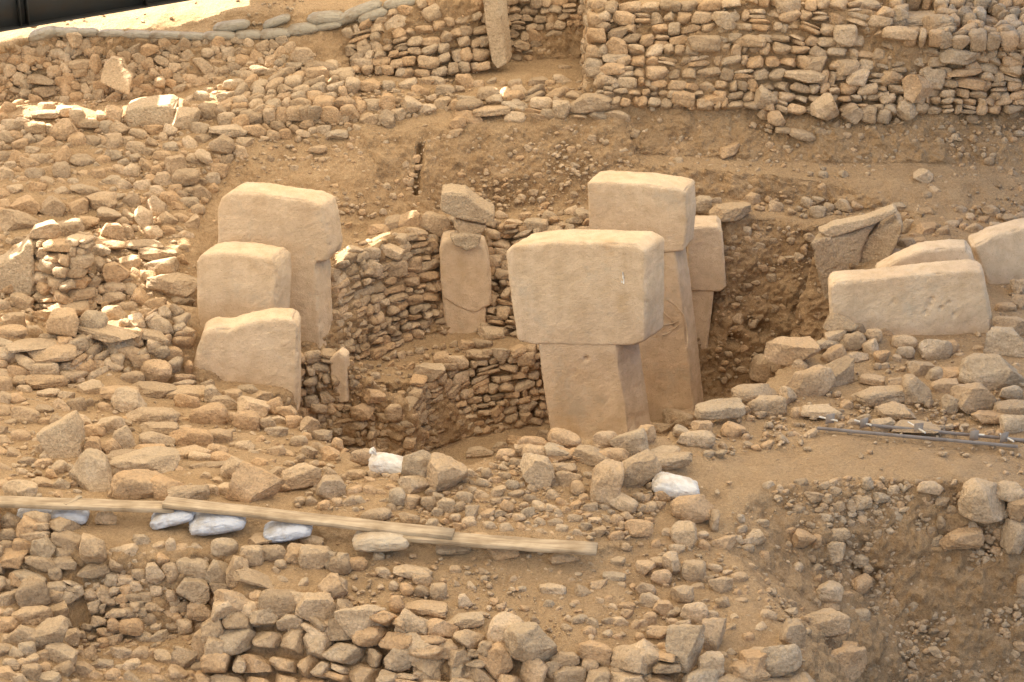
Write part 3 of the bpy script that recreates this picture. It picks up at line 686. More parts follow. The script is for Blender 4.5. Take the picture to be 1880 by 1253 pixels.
rowz("below the ring wall's sunlit top", "stones in the top of the ring wall", 620, 410, """180,160,90,60;280,150,130,60,-10;310,240,110,80;90,150,90,50;190,240,90,80,r;400,220,90,80;500,110,80,60;60,190,80,50;420,60,110,70""")
rowz("at the foot of the high wall", "stones at the foot of the high wall", 1240, 0, """295,1135,200,80,8,b;145,1095,90,80,0,b;215,1080,60,40;485,530,110,110,-10,c;800,575,130,130,0,c;540,640,85,80,0;1030,610,80,80,0,b;1115,610,85,80,0,b;1240,590,100,90,-20;1320,945,90,70,0,c;600,700,120,35,-5,b;680,725,120,50,-15;
760,1135,80,60;820,1115,50,55,0,r;900,1105,90,60,-20,r;970,1110,60,50;1250,1215,90,80;1345,1230,100,60;290,805,110,50,20;200,530,130,45,0;940,610,100,80,0,c;40,530,110,70""")
rowz("set in the high top wall", "largest blocks of the high wall", 1240, 0, """1400,140,130,95,0,b;1535,120,110,90,0,b;1680,115,200,60,-8,b;1310,95,300,60,2,b;1520,300,190,75,-5,b;1540,385,160,45,3,b;1570,440,150,50,-8,b;690,405,190,65,3,b;1200,185,160,75,-5,b;400,215,150,60,0,b;150,230,160,80,-5;
260,110,110,80,0,c;910,190,110,90,0,b;1310,470,170,130,0,c;750,340,110,70,0,b;920,360,110,65,0,b;1160,420,110,75,0,c;1380,410,110,80,-10;980,415,110,70,0,b;600,25,120,80;1020,40,130,70""")
rowz("of the boulders along the right rim", "boulders along the right rim of the pit", 1240, 410, """630,680,250,130,-8,c;480,790,140,150,-10,r;710,860,240,150,15,b;870,810,210,110,20,b;840,720,140,80,30;820,650,150,60,0;430,920,220,95,0,r;490,980,180,105,5,b;230,1000,240,85,5,b;600,930,90,100,-10;665,765,80,60,0,r;50,1045,140,80,0;140,1095,100,60;310,1110,110,70,-15;110,1155,180,90,0;380,1000,50,40;455,1025,60,35;550,760,70,70,0""")
rowz("in the heap before the long pitted slab", "stones heaped before the long pitted slab", 1240, 410, """885,540,160,80,-10,c;985,460,130,50,-10,b;1035,515,115,80,5;910,440,80,35;985,575,60,60,0,r;1060,600,80,70,0,r;1120,590,80,60,0,b;860,600,110,50,15;950,635,120,90,15;880,480,80,60;970,720,110,60,15;1110,715,80,70,35;1225,640,120,70;1230,690,90,60;1390,675,150,110,5,r;1480,670,55,70,0,b;1050,670,80,80,35,b""")
rowz("between the pitted slab and the steel rails", "boulders between the pitted slab and the rails", 1240, 410, """1290,905,130,160,10,b;1110,915,260,85,3,b;1600,950,220,160,5,c;1690,810,290,180,5,c;1310,785,120,70,-10;1440,880,130,75,15,b;1385,820,80,80;1490,820,160,80;1790,910,115,75,0,r;1790,660,230,160,0,r;1790,560,160,110,0,c;1765,460,100,60,0,r;1850,430,100,80;1840,350,90,90;1690,1035,180,55,-8,b;1810,1000,200,80,3,b;1820,1085,140,110;
780,1010,190,70,-3,b;1180,1010,200,80,-10,c;1110,1080,120,60,5,b;1290,1090,220,55,5;1470,970,80,100,0;1050,840,120,50;1200,860,130,60""")
rowz("on the rim before the nearest pillar", "boulders on the near rim of the pit", 620, 410, """1395,1120,110,70,10,c;1110,1140,90,60;1000,1210,100,60,10;1640,1130,110,90,0,c;1480,1250,150,80,-8,r;900,1240,90,55;1300,1085,210,120,0,r;1560,1085,170,110,10,c;1505,1110,125,55,0;1210,1160,160,90,-15,r;1435,1165,130,90,0,r;1560,1180,170,120,15,b;1040,1180,150,80,-15;955,1170,90,55,-5;865,1205,80,60;760,1225,130,50,5,r;1060,1235,130,80,-10;1170,1235,160,80;1350,1235,200,70,0,r;1815,1050,150,85,-8,r;1840,1125,90,70;1740,1100,100,50;1690,1095,60,50;1740,1230,160,60""")
rowz("of the structures on the pit bench", "stones edging the pit bench", 620, 410, """195,925,110,70,0;495,800,150,100,-15,c;420,885,90,70,0,b;555,735,80,80;640,740,110,60,-8;750,710,120,50;870,700,90,60;1003,725,95,70,0,b;820,592,140,60,0,b;775,645,95,45;685,655,80,50;295,1010,80,80,0,b;130,1010,110,80;350,930,60,60;550,835,60,60;370,1070,70,50""")
rowz("on the bank between the two white sacks", "stones on the bank between the white sacks", 620, 823, """590,145,190,200,5,c;430,95,150,150,-10,c;475,95,60,90,0,r;415,200,160,100,0,c;320,270,80,100,0,r;130,45,120,80;100,140,100,50,0,r;400,290,80,70,0,b;490,300,80,80,0,b;580,310,90,80,0;675,270,85,70,-15;655,320,60,60;625,375,60,40,0,b;720,230,50,40,0,r;795,140,50,60,0,r;860,235,75,60,0,c;905,315,65,60,-30;870,350,60,40,15,r;720,350,70,80,0,c""")
rowz("of the large stones below the near rim", "large stones below the near rim", 620, 823, """1075,130,190,160,-10,c;1195,120,150,80,10,c;1230,170,130,80,-15;1290,220,80,80;1350,45,190,95,-5,r;1170,30,140,90;1580,125,250,150,35,b;1440,190,150,220,-10,b;1520,290,150,70,-25,b;1770,65,220,80,10;1610,430,130,80,-10""")
rowz("under or beside the planks", "stones wedged under the planks", 620, 823, """205,355,150,60,10,r;385,375,100,60;620,540,165,50,0,r;885,560,150,60,5;1215,585,135,55,3,r;755,468,100,25,0,b""")
rowz("at the top of the front coursed wall", "cap stones of the front wall", 620, 823, """125,930,235,170,3,c;400,960,150,130,-25,r;560,970,150,100,0,b;525,890,100,60,-10;435,1075,150,150,10,c;575,1085,140,110,-5,b;330,1125,140,120,0,b;895,980,155,170,-25,r;1035,1060,240,200,5,c;850,1140,140,155,30,r;680,920,180,70,8;690,1220,110,70;470,1215,150,80;655,1150,110,70,-15,b""")
rowz("on the dusty slope below the planks", "stones on the dusty foreground slope", 620, 823, """1150,750,130,50,0,b;400,660,180,60,-5,b;450,700,90,70,0,r;1400,735,90,50,10;90,620,120,60;30,620,80,100,0;15,740,60,100,0,r;245,665,80,50;540,770,80,80,0,b;450,770,80,60,0,r;370,760,70,60;320,840,80,90,0,c;300,740,50,50;680,820,70,70,0,r;470,850,210,60,0,b""")
rowz("in the low wall by the coursed one", "stones of the low wall at the bottom", 620, 823, """1220,1130,130,80,0,b;1375,1085,160,95,-8,b;1640,1120,140,140,-30,b;1530,1220,140,80,-10,r;1640,1235,130,60;1440,1205,110,60;1350,1170,80,70,0,b;1150,1180,80,80;1240,1220,150,100,0,b""")
rowz("in the line climbing to the white sack", "stones in the line climbing to the white sack", 620, 823, """1640,640,90,80,-15,c;1730,690,100,80;1790,620,80,110,10,c;1480,685,110,35,-8;1645,760,100,80,-30;1670,815,100,70,-20,b;1740,860,95,75;1545,845,80,35;1550,890,60,50;1670,910,60,60;1725,985,130,55;1800,880,70,40""")
rowz("of the slope under the right white sack", "stones on the slope under the right sack", 1240, 823, """95,330,200,130,3,r;45,460,120,120,0,r;210,390,50,95,0,b;260,510,120,70,15;390,500,60,45,20;380,540,70,40;430,480,100,80,c;100,660,110,100,0,b;245,735,115,85,10,c;40,790,110,90;100,880,130,110;210,1000,120,160,5,c;60,1070,180,220,8,c;190,1150,120,110,0;400,1215,190,120,5,c;560,1120,190,150,15;430,1100,120,60;625,1000,115,140,0,c;800,950,220,150,5,b;880,1165,260,180,15,c;895,1075,140,60,10""")
rowz("in the right-hand cutting", "stones in the right-hand cutting", 1240, 823, """870,465,110,70,5,b;1530,485,200,90,8,b;1650,290,210,190,-15,r;1820,470,110,150,0,b;1840,320,110,130;1800,240,160,100;740,260,90,50,-5;810,270,50,45;1100,265,80,50;1030,190,55,60,0,r;855,555,90,100,-5,c;985,600,80,60,-35,c;1030,650,50,60;1000,730,100,80,15,c;820,775,140,110,0,c;690,490,110,90,c;755,500,50,60;460,400,70,40;990,900,90,60;1430,285,70,40;1590,415,50,50;1360,215,110,70,-20;1420,400,40,70;1760,345,80,50;1000,290,90,60;830,850,90,45,0,r;1860,730,70,100""")
rowz("above the planks at lower left", "large stones above the planks", 0, 823, """770,85,330,135,3,c;745,210,260,150,-8,r;510,155,230,190,-35,b;900,230,200,110,-15;1010,245,190,90,3,r;1285,135,200,140,-15,c;1365,215,230,190,-25,c;1610,165,190,135,5,b;1770,225,140,130,0,c;1665,290,60,55,0,r;1605,290,60,50;1075,50,110,50,0,r;1200,55,130,55,3,b;1160,95,110,40,0,b;1065,98,90,35;575,380,110,75,0,b;110,230,160,100,10""")
rowz("of the stack at the lower left", "stones of the lower left stack", 0, 823, """50,390,110,85,-15,b;155,435,120,105,-15,b;40,465,85,65,0,b;125,525,100,75;230,540,110,110,-15,c;355,495,145,80,-5,b;345,560,115,55,0,b;485,550,130,165,5,c;30,525,80,60;65,590,160,80,0,b;220,610,150,75,0,b;355,620,125,70,0,b;500,655,150,60;160,685,170,50,-8,b;295,670,65,70,0,r;50,730,75,60,0,r""")
rowz("in the lower left corner", "stones in the lower left corner", 0, 823, """170,780,150,130,10,b;390,785,110,80,25,b;170,890,185,80,5,b;40,950,100,80;130,1005,160,110,-5,b;270,1010,190,160,10,c;325,1105,150,90,-8,b;145,1080,80,70;170,1145,75,70;545,1155,110,55,-3,b;340,1190,100,60,20,b;60,1160,80,55;170,1205,90,80;235,1180,60,60;40,1200,110,50;430,1180,130,70;600,1220,80,70;700,960,120,80,10,r;985,955,80,65,0,b;615,945,70,60;835,965,55,55;620,880,100,40,5,b;995,1130,130,100,-15,c;1100,1060,130,160,0,r;890,1120,120,60,-15;800,1180,110,60,-20""")
rowz("in the lower left rubble face", "larger stones of the hollow's rubble face", 0, 823, """830,665,90,90,0,r;910,665,70,90,10,r;1030,640,165,90,-5,r;1160,655,115,115,0,b;1270,650,110,150,0,b;1035,760,160,120,0,c;615,630,75,75,10;1200,535,130,90,0,r;875,600,70,65;915,520,50,75,0,b;760,495,90,60;835,765,60,50,0,r;830,850,90,45,r;915,785,50,60;720,855,50,50;1190,760,120,80;1080,870,130,90""")
rowz("on the platform above the front coursed wall", "stones on the platform above the front wall", 0, 823, """1350,575,110,90,0,b;1455,565,130,80,0,r;1430,490,180,60,5;1590,570,120,90,-10,b;1690,585,160,110,-8,b;1820,630,100,90,0,r;1760,595,90,90,-30;1670,490,115,45,-5,b;1500,625,60,50;1370,710,220,70,-20;1375,795,110,60;1780,745,140,130,0,c;1440,790,60,40;
1240,845,185,150,-5,c;1355,890,140,115,-5,r;1500,845,210,150,-5,r;1690,865,200,150,0,c;1605,945,120,75,0;1745,960,150,80,-5""")
ALLH = sorted((s[2] * s[3] for _, _, L in HERO for s in L), reverse=True)
NMAX = 290; CUT = ALLH[min(NMAX, len(ALLH) - 1)]
HEROHEAP = []
for phrase, group, L in HERO:
    big = [s for s in L if s[2] * s[3] >= CUT]
    loose(None, phrase, group, big)
    for s in L:
        if s[2] * s[3] < CUT: HEROHEAP.append(s); TAKEN.append((s[0], s[1], 0.42 * max(s[2], s[3])))
print("hand placed", len(ALLH), "cut", CUT)
# ------------------------------------------------------------------ the walls
WG = "dry stone walls of the dig"
wall("dry_stone_wall", "stacked wall of rounded blocks along the bottom edge, courses clearly laid", [(365,1275,1.3),(500,1285,1.32),(640,1305,1.35),(800,1320,1.4),(950,1335,1.45)], [(392,1125,2.06),(450,1098,2.2),(560,1095,2.22),(680,1130,2.17),(800,1160,2.12),(950,1195,2.07)], ch=(.16,.24), aspect=(1.1,1.9), depth=.34, seed=2, sub=4, group=WG)
wall("dry_stone_wall", "low wall of mixed stones at the bottom, right of the coursed wall", [(960,1335,1.45),(1200,1350,1.38),(1480,1350,1.25)], [(960,1205,2.06),(1200,1232,2.02),(1480,1222,1.93)], ch=(.16,.26), aspect=(.9,1.8), depth=.34, seed=3, sub=4, ragged=.3, group=WG)
wall("dry_stone_wall", "stacked stones at the lower left corner under the planks", [(-60,1082,1.95),(60,1085,1.95),(140,1092,1.93)], [(-60,968,2.46),(60,968,2.46),(140,985,2.43)], ch=(.13,.2), aspect=(1,1.9), depth=.3, seed=4, sub=4, group=WG)
wall("dry_stone_wall", "bench wall curving round the pit floor behind the nearest pillar", [(775,834,0),(860,807,0),(1000,778,0),(1150,762,0)], [(775,703,1.02),(860,658,1.07),(1000,640,1.12),(1150,640,1.02)], ch=(.08,.15), aspect=(1,2.6), depth=.17, push=-.055, seed=5, group=WG)
wall("dry_stone_wall", "short wall end projecting into the pit floor below the notched pillar", [(580,874,.05),(680,874,.05),(752,874,.05)], [(580,745,1.0),(680,745,1.02),(752,752,1.0)], ch=(.08,.16), aspect=(.8,2.2), depth=.17, push=-.06, seed=6, miss=.08, group=WG)
wall("dry_stone_wall", "corner of the bench wall seen end on above the pit floor", [(754,872,.05),(776,836,.02)], [(752,750,1.0),(774,705,1.02)], ch=(.1,.17), aspect=(1,2), depth=.18, seed=16, group=WG)
wall("dry_stone_wall", "curved ring wall between the notched pillar and the pillar set in it", [(616,680,1.05),(740,630,1.05),(812,612,1.05)], [(612,500,2.32),(626,484,2.42),(700,444,2.55),(812,412,2.58)], ch=(.10,.19), aspect=(1,2.3), depth=.26, push=-.055, seed=7, group=WG)
wall("dry_stone_wall", "ring wall right of the pillar set in the back wall", [(893,612,1.05),(935,618,1.05),(1010,628,1.05),(1090,634,1.03)], [(893,418,2.45),(935,422,2.44),(1010,414,2.5),(1090,408,2.52)], ch=(.11,.19), aspect=(1,2.0), depth=.26, seed=8, group=WG)
wall("dry_stone_wall", "wall of small stones between the lowest slab and the notched pillar", [(540,790,.7),(625,775,.75)], [(545,655,1.72),(620,652,1.72)], ch=(.12,.2), aspect=(.8,1.6), depth=.22, seed=9, kind='round', group=WG)
wall("dry_stone_wall", "long high wall across the top right, many courses of tan blocks", [(1095,196,3.8),(1160,192,3.83),(1400,207,3.7),(1500,216,3.66),(1880,203,3.75),(2100,198,3.78)], [(1095,5,5.2),(1150,8,5.18),(1400,-2,5.32),(1590,15,5.22),(1880,70,4.83),(2100,75,4.83)], ch=(.10,.175), aspect=(1.0,2.2), depth=.26, seed=10, miss=.02, push=-.01, group=WG)
wall("dry_stone_wall", "added upper tier of wall, standing in for shade at the top right corner", [(1640,66,4.9),(1880,84,4.8),(2100,86,4.8)], [(1640,-30,5.37),(1880,-30,5.37),(2100,-30,5.38)], ch=(.12,.18), aspect=(1,2), depth=.26, seed=22, group=WG)  # this tier is an addition filling the dark, shaded area behind the wall
wall("dry_stone_wall", "jutting end of the high top wall beside the alcove", [(1078,118,3.96),(1084,188,3.87)], [(1087,-18,5.1),(1094,6,5.2)], ch=(.14,.22), aspect=(1,2), depth=.26, seed=12, group=WG)
wall("dry_stone_wall", "alcove wall left of the leaning pillar at the top", [(648,136,3.95),(800,145,3.9),(890,134,3.93)], [(640,64,4.48),(740,18,4.88),(890,-18,5.15)], ch=(.13,.21), aspect=(1,1.9), depth=.26, seed=13, miss=.05, group=WG)
wall("dry_stone_wall", "small-stoned back wall of the alcove right of the leaning pillar", [(925,114,3.95),(1086,108,3.95)], [(925,-24,5.1),(1086,-24,5.1)], ch=(.10,.17), aspect=(1,2.0), depth=.22, seed=14, group=WG)
wall("dry_stone_wall", "low terrace edge of flat stones under the alcove", [(835,222,3.58),(1000,226,3.55),(1135,220,3.62)], [(838,190,3.78),(1000,186,3.8),(1125,183,3.87)], ch=(.12,.18), aspect=(1.3,2.8), depth=.3, seed=15, miss=.1, group=WG)
wall("dry_stone_wall", "heaped terrace wall at upper left crossed by sun flecks", [(400,245,3.5),(520,210,3.7),(645,215,3.7)], [(400,178,3.8),(520,135,4.05),(645,118,4.12)], ch=(.12,.2), aspect=(.9,2), depth=.3, seed=17, ragged=.4, group=WG)
wall("dry_stone_wall", "small stacked wall beside the grey slab at the far left", [(58,566,2.08),(110,596,2.06),(166,576,2.1)], [(58,434,3.09),(104,440,3.13),(158,454,3.09)], ch=(.12,.18), aspect=(1,2), depth=.26, seed=18, group=WG)
wall("dry_stone_wall", "loose wall running up to the lowest slab from the left", [(200,680,2.1),(290,715,1.87),(345,714,1.8)], [(200,602,2.5),(290,585,2.52),(350,580,2.48)], ch=(.12,.19), aspect=(1,2.1), depth=.3, seed=19, group=WG)
wall("dry_stone_wall", "stacked stones at the left edge below the sunlit patch", [(-60,702,2.08),(0,705,2.06),(60,715,2.02),(130,705,2.03),(195,680,2.1)], [(-60,602,2.52),(0,605,2.54),(60,632,2.47),(130,627,2.47),(195,602,2.5)], ch=(.12,.18), aspect=(1.2,2.6), depth=.3, seed=20, group=WG)

# ------------------------------------------------------------------ made things: planks, sacks, rails, beam
def box_vt(L, Wd, Hh, bev=0.004, segs=12, warp=0.0, seed=0):
    """a sawn board along x, its edges eased and slightly warped"""
    ring = [(-Wd / 2 + bev, -Hh / 2), (Wd / 2 - bev, -Hh / 2), (Wd / 2, -Hh / 2 + bev), (Wd / 2, Hh / 2 - bev), (Wd / 2 - bev, Hh / 2), (-Wd / 2 + bev, Hh / 2), (-Wd / 2, Hh / 2 - bev), (-Wd / 2, -Hh / 2 + bev)]
    V = []; T = []
    for i in range(segs + 1):
        x = -L / 2 + L * i / segs; wz = warp * math.sin(i / segs * 3.1 + seed) ; sk = 0.006 * math.sin(i * 1.7 + seed)
        for (y, z) in ring: V.append((x, y + sk, z + wz))
    for i in range(segs):
        for k in range(8):
            a, b = i * 8 + k, i * 8 + (k + 1) % 8; T += [(a, b, b + 8), (a, b + 8, a + 8)]
    for k in range(1, 7): T += [(0, k + 1, k), (segs * 8, segs * 8 + k, segs * 8 + k + 1)]
    return np.array(V), np.array(T)
def frame_between(a, b):
    x = (b - a) / np.linalg.norm(b - a); y = np.cross((0, 0, 1), x); y /= np.linalg.norm(y); z = np.cross(x, y)
    return Matrix([[x[i], y[i], z[i], ((a + b) / 2)[i]] for i in range(3)] + [[0, 0, 0, 1]])
def plank(label, p1, p2, wd=0.19, th=0.05, warp=0.01, seed=0):
    a, b = P(*p1), P(*p2); v, t = box_vt(np.linalg.norm(b - a), wd, th, warp=warp, seed=seed)
    o = link("wooden_plank", mesh_from("wooden_plank", v, t, M_WOOD, smooth=False)); o.matrix_world = frame_between(a, b)
    tag(o, label, "plank", "planks laid end to end"); return o
plank("weathered plank running in from the left edge, resting on blue-white sacks", (-120, 920, 2.66), (322, 931, 2.65), seed=1)
plank("long middle plank overlapping the other two planks", (302, 924, 2.70), (832, 980, 2.60), seed=2, warp=0.012)
plank("rightmost plank, its left end tucked under the long middle plank", (742, 982, 2.56), (1096, 1008, 2.53), wd=0.22, th=0.05, seed=3)
pl = plank("thin batten nailed across the left plank", (118, 926, 2.685), (148, 912, 2.685), wd=0.05, th=0.02, seed=4)

def sack_verts(seed, plump=1.0):
    v, f = ICO[5]; p = v.copy()
    nrm = (np.abs(p[:, 0]) ** 7 + np.abs(p[:, 1]) ** 7) ** (1 / 7); e = np.maximum(nrm, 1e-6)
    s = np.clip(np.linalg.norm(p[:, :2], axis=1) / e, 0, 2)
    p[:, 0] *= s; p[:, 1] *= s
    edge = np.clip(np.maximum(np.abs(p[:, 0]), np.abs(p[:, 1])), 0, 1)
    p[:, 2] = np.sign(p[:, 2]) * np.abs(p[:, 2]) ** 0.55 * (1 - 0.35 * edge ** 5) * plump
    p *= 1 + 0.05 * fbm(v * 1.6 + seed, 3, seed)[:, None]
    q = v * np.array([3, 9, 3]) + seed
    p += v * (0.06 * np.abs(fbm(q, 3, seed + 4)) * (0.4 + edge))[:, None]
    # pinched corners
    return p * 0.5, f
def sack(label, u, v, w_, h_, rot=0, material=None, neck=None, name="sandbag", cat="sandbag", group=None, z=None, seed=0, lift=0.5, yaw=0, y=None):
    if y is not None: p = PY(u, v, y); dist = np.linalg.norm(p - CAM)
    elif z is None:
        r = hit(u, v + h_ * .3); p, n, dist = r; p = p + np.array([0, 0, 1]) * 0.2 * h_ * dist / F
    else: p = P(u, v, z); dist = np.linalg.norm(p - CAM)
    s = dist / F; W = w_ * s * 1.08; H = h_ * s
    D = W * 0.62
    D = min(W * 0.62, H * 1.5); Hh = H * 0.58
    vv, f = sack_verts(seed); R = rot_axis((0, -1, 0), math.radians(rot)) @ rot3('Z', math.radians(yaw))
    vv = vv * np.array([W, D, Hh * 1.5])
    body = mesh_from("sack_body", vv @ R.T, f, material or M_SACKD)
    if neck is None:
        o = link(name, body, loc=p); return tag(o, label, cat, group)
    root = tag(empty(name, p), label, cat, group); link("sack_body", body, root)
    nx, ny = neck; r = np.random.default_rng(seed)
    v2, f2 = ICO[4]; q = v2.copy(); ang = np.arctan2(q[:, 2], q[:, 1])
    rad = 0.35 + 0.65 * np.clip((q[:, 0] + 1) / 2, 0, 1) ** 1.5
    pl_ = 1 + 0.28 * np.sin(ang * 7 + seed) * np.clip(q[:, 0] + .6, 0, 1)
    q[:, 1] *= rad * pl_; q[:, 2] *= rad * pl_
    q = q * np.array([0.055, 0.075, 0.06]) * (W / 0.5) * (1 + 0.12 * fbm(v2 * 3, 2, seed)[:, None])
    a = math.atan2(ny, nx); q = (q + np.array([W * 0.56, 0, 0])) @ rot_axis((0, -1, 0), -a).T
    link("tied_neck", mesh_from("tied_neck", q, f2, material), root)
    return root
SG = "sacks propping the planks"
sack("bluish sack under the left plank near the photo edge", 72, 944, 70, 34, 3, M_SACK, y=21.22, name="sack", cat="sack", group=SG, seed=1)
sack("crumpled bluish sack under the left plank beside a squared stone", 124, 946, 66, 32, 0, M_SACK, y=21.15, name="sack", cat="sack", group=SG, seed=2)
sack("white sack poking out where the left and middle planks meet", 318, 948, 74, 32, 14, M_SACK, y=21.02, name="sack", cat="sack", group=SG, seed=3)
sack("plump white sack under the middle plank, widest of the plank sacks", 401, 957, 92, 42, 8, M_SACK, y=20.95, name="sack", cat="sack", group=SG, seed=4)
sack("smooth white sack under the middle plank, next right of the plump one", 529, 973, 82, 36, 10, M_SACK, y=20.8, name="sack", cat="sack", group=SG, seed=5)
sack("dust-covered pale sack under the end of the middle plank", 700, 990, 92, 40, 3, M_SACKB, y=20.58, name="sack", cat="sack", group=SG, seed=6)
sack("white sack with its knotted neck hanging, wedged among boulders on the near rim", 715, 850, 66, 44, -14, M_SACKW, neck=(-0.75, -0.75), name="sack", cat="sack", seed=7)
sack("white sack with crinkled top lying on the two stacked stones at right", 1240, 890, 78, 48, -12, M_SACKW, neck=(0.25, 0.75), name="sack", cat="sack", seed=8)
bags = """80,60,46,22,-14;98,57,44,16,0;125,58,40,15,0;159,58,38,14,0;206,60,48,14,0;252,62,48,15,2;305,63,58,15,2;353,65,48,14,2;403,64,56,15,0;456,62,44,18,0;506,60,52,19,-4;425,46,60,18,-8;508,38,46,18,-20;556,51,50,20,-6;599,31,60,26,-3;590,48,66,14,-10;664,18,68,20,-22;685,25,50,20,-18;733,4,52,18,-12;640,30,44,18,-16"""
blist = [tuple(float(q) for q in b.split(',')) for b in bags.split(';')]; blist.sort()
for k, (u, v, a, b, r) in enumerate(blist):
    sack(f"dusty grey sandbag, {ORD[k]} from left along the top of the upper left bank", u, v, a, b * (1.0 + .25 * random.random()), -r, M_SACKD, group="sandbags along the upper left bank", seed=20 + k)
def ribbon(label, pts, wd, name="geotextile_strip"):
    C3 = []
    for (u, v) in pts:
        r = hit(u, v); C3.append(r[0] + np.array([0, 0, 0.05]))
    C3 = np.array(C3); V = []; T = []
    n = 24
    for i in range(n + 1):
        s = i / n * (len(C3) - 1); k = min(int(s), len(C3) - 2); p = C3[k] + (C3[k + 1] - C3[k]) * (s - k)
        j = 0.012 * math.sin(i * 2.1)
        for dz, dy in ((0, 0), (wd, 0.01), (wd, 0.016), (0, 0.006)): V.append(p + np.array([0, dy, dz + j]))
    for i in range(n):
        for k in range(4):
            a, b = i * 4 + k, i * 4 + (k + 1) % 4; T += [(a, b, b + 4), (a, b + 4, a + 4)]
    V = np.array(V); c = V.mean(0)
    return tag(link(name, mesh_from(name, V - c, np.array(T), M_TAPE), loc=c), label, "fabric strip")
ribbon("white hem of ground fabric showing under the last sandbags", [(585, 56), (620, 52), (672, 39)], 0.025)
ribbon("short white hem of ground fabric at the top edge beside the alcove wall", [(740, 11), (760, 6), (790, -3)], 0.025)

# steel rails lying on the dusty shelf
def angle_bar(a, b, leg=0.042, th=0.006):
    L = np.linalg.norm(b - a); sec = [(-leg / 2, 0), (leg / 2, 0), (leg / 2, th), (-leg / 2 + th, th), (-leg / 2 + th, leg), (-leg / 2, leg)]
    V = [(x, y, z) for x in (-L / 2, L / 2) for (y, z) in sec]; T = []
    for k in range(6): p, q = k, (k + 1) % 6; T += [(p, q, q + 6), (p, q + 6, p + 6)]
    for o in (0, 6): T += [(o, o + 1, o + 2), (o, o + 2, o + 3), (o, o + 3, o + 4), (o, o + 4, o + 5)]
    M = np.array(frame_between(a, b)); return np.array(V) @ M[:3, :3].T + M[:3, 3], np.array(T)
def gp(u, v, dz=0.0):
    r = hit(u, v); return r[0] + np.array([0, 0, dz])
A1, B1, A2, B2 = gp(1500, 795, .05), gp(1868, 829, .05), gp(1572, 787, .05), gp(1905, 820, .05)
rc = (A1 + B1) / 2
rt = tag(empty("steel_rail", rc), "pair of thin rusty steel rails with upright clips, lying on the dusty shelf at right", "rail")
for a, b in ((A1, B1), (A2, B2)):
    v, t = angle_bar(a, b); link("rail", mesh_from("rail", v - rc, t, M_RAIL, smooth=False), rt)
def tube(pts, r, n=8):
    pts = np.array(pts, float); V = []; T = []
    for i, p in enumerate(pts):
        d = pts[min(i + 1, len(pts) - 1)] - pts[max(i - 1, 0)]; d /= np.linalg.norm(d)
        a = np.cross(d, (0, 0.1, 1)); a /= np.linalg.norm(a); b = np.cross(d, a)
        for k in range(n):
            th = 2 * math.pi * k / n; V.append(p + r * (math.cos(th) * a + math.sin(th) * b))
    for i in range(len(pts) - 1):
        for k in range(n):
            x, y = i * n + k, i * n + (k + 1) % n; T += [(x, y, y + n), (x, y + n, x + n)]
    for k in range(1, n - 1): T += [(0, k, k + 1), ((len(pts) - 1) * n, (len(pts) - 1) * n + k + 1, (len(pts) - 1) * n + k)]
    return np.array(V), np.array(T)
for k, (u, v) in enumerate(((1523, 775), (1585, 783), (1685, 792), (1787, 806), (1842, 810))):
    c = gp(u, v + 8, 0.10); v_, t_ = box_vt(0.11, 0.006, 0.14, bev=0.002, segs=2)
    v_ = v_ @ rot3('Z', 0.25 + 0.2 * math.sin(k * 2)).T @ rot3('X', .15).T; link("clip", mesh_from("clip", v_ + c - rc, t_, M_RAIL, smooth=False), rt)
for k, ((u1, v1), (u2, v2)) in enumerate((((1503, 778), (1537, 784)), ((1568, 784), (1599, 792)), ((1666, 788), (1698, 806)), ((1780, 810), (1806, 810)), ((1835, 810), (1860, 822)))):
    v_, t_ = tube([gp(u1, v1, .09), gp(u2, v2, .08)], 0.012); link("pin", mesh_from("pin", v_ - rc, t_, M_TAPE), rt)

# dark beam of the shelter crossing the top left corner
def beam():
    z = 5.2; a, b = P(-420, 124, z), P(520, -32, z); L = np.linalg.norm(b - a); M = frame_between(a, b); c = (a + b) / 2
    root = tag(empty("steel_beam", c), "dark green-black steel beam of the shelter crossing the upper left corner", "beam")
    root.matrix_world = M
    for nm, wd, hh, oz in (("bottom_flange", 0.30, 0.022, 0.011), ("web", 0.014, 0.56, 0.30), ("top_flange", 0.30, 0.022, 0.59)):
        v, t = box_vt(L, wd, hh, bev=.003, segs=2); link(nm, mesh_from(nm, v + np.array([0, 0, oz]), t, M_BEAM, smooth=False), root)
    for x in (-L * .24, -L * 0.05, -L * 0.035, L * 0.2):
        v, t = box_vt(0.012, 0.13, 0.55, bev=.002, segs=1); link("stiffener", mesh_from("stiffener", v + np.array([x, -0.08, .3]), t, M_BEAM, smooth=False), root)
beam()

# carved relief on the tall pillar, marks on the nearest one
def on_plane(u, v, y0, yaw, anchor, off):
    a = PY(anchor[0], anchor[1], y0); ps = math.radians(yaw); n = np.array([-math.sin(ps), -math.cos(ps), 0]); a = a - n * off
    d = ray(u, v); return CAM + d * (((a - CAM) @ n) / (d @ n)), n
Z5 = lambda x, y: (620 + x / 2.914, 410 + y / 2.914)
Vs, Ts, nn_ = [], [], 0
for line in ([(1700,440),(1745,480),(1785,515),(1800,560),(1765,592)], [(1770,572),(1800,566),(1822,545)], [(1745,545),(1780,540),(1818,528)], [(1735,600),(1765,592)], [(1760,410),(1810,440),(1850,490),(1868,560),(1872,640)]):
    pt = [on_plane(*Z5(x, y), 28.6, 6, (1168, 396), .030)[0] for x, y in line]
    v_, t_ = tube(pt, 0.009, 6); Vs.append(v_); Ts.append(t_ + nn_); nn_ += len(v_)
bl = np.array(pB.location); link("carved_hand", mesh_from("carved_hand", np.concatenate(Vs) - bl, np.concatenate(Ts), M_PILLAR), pB)

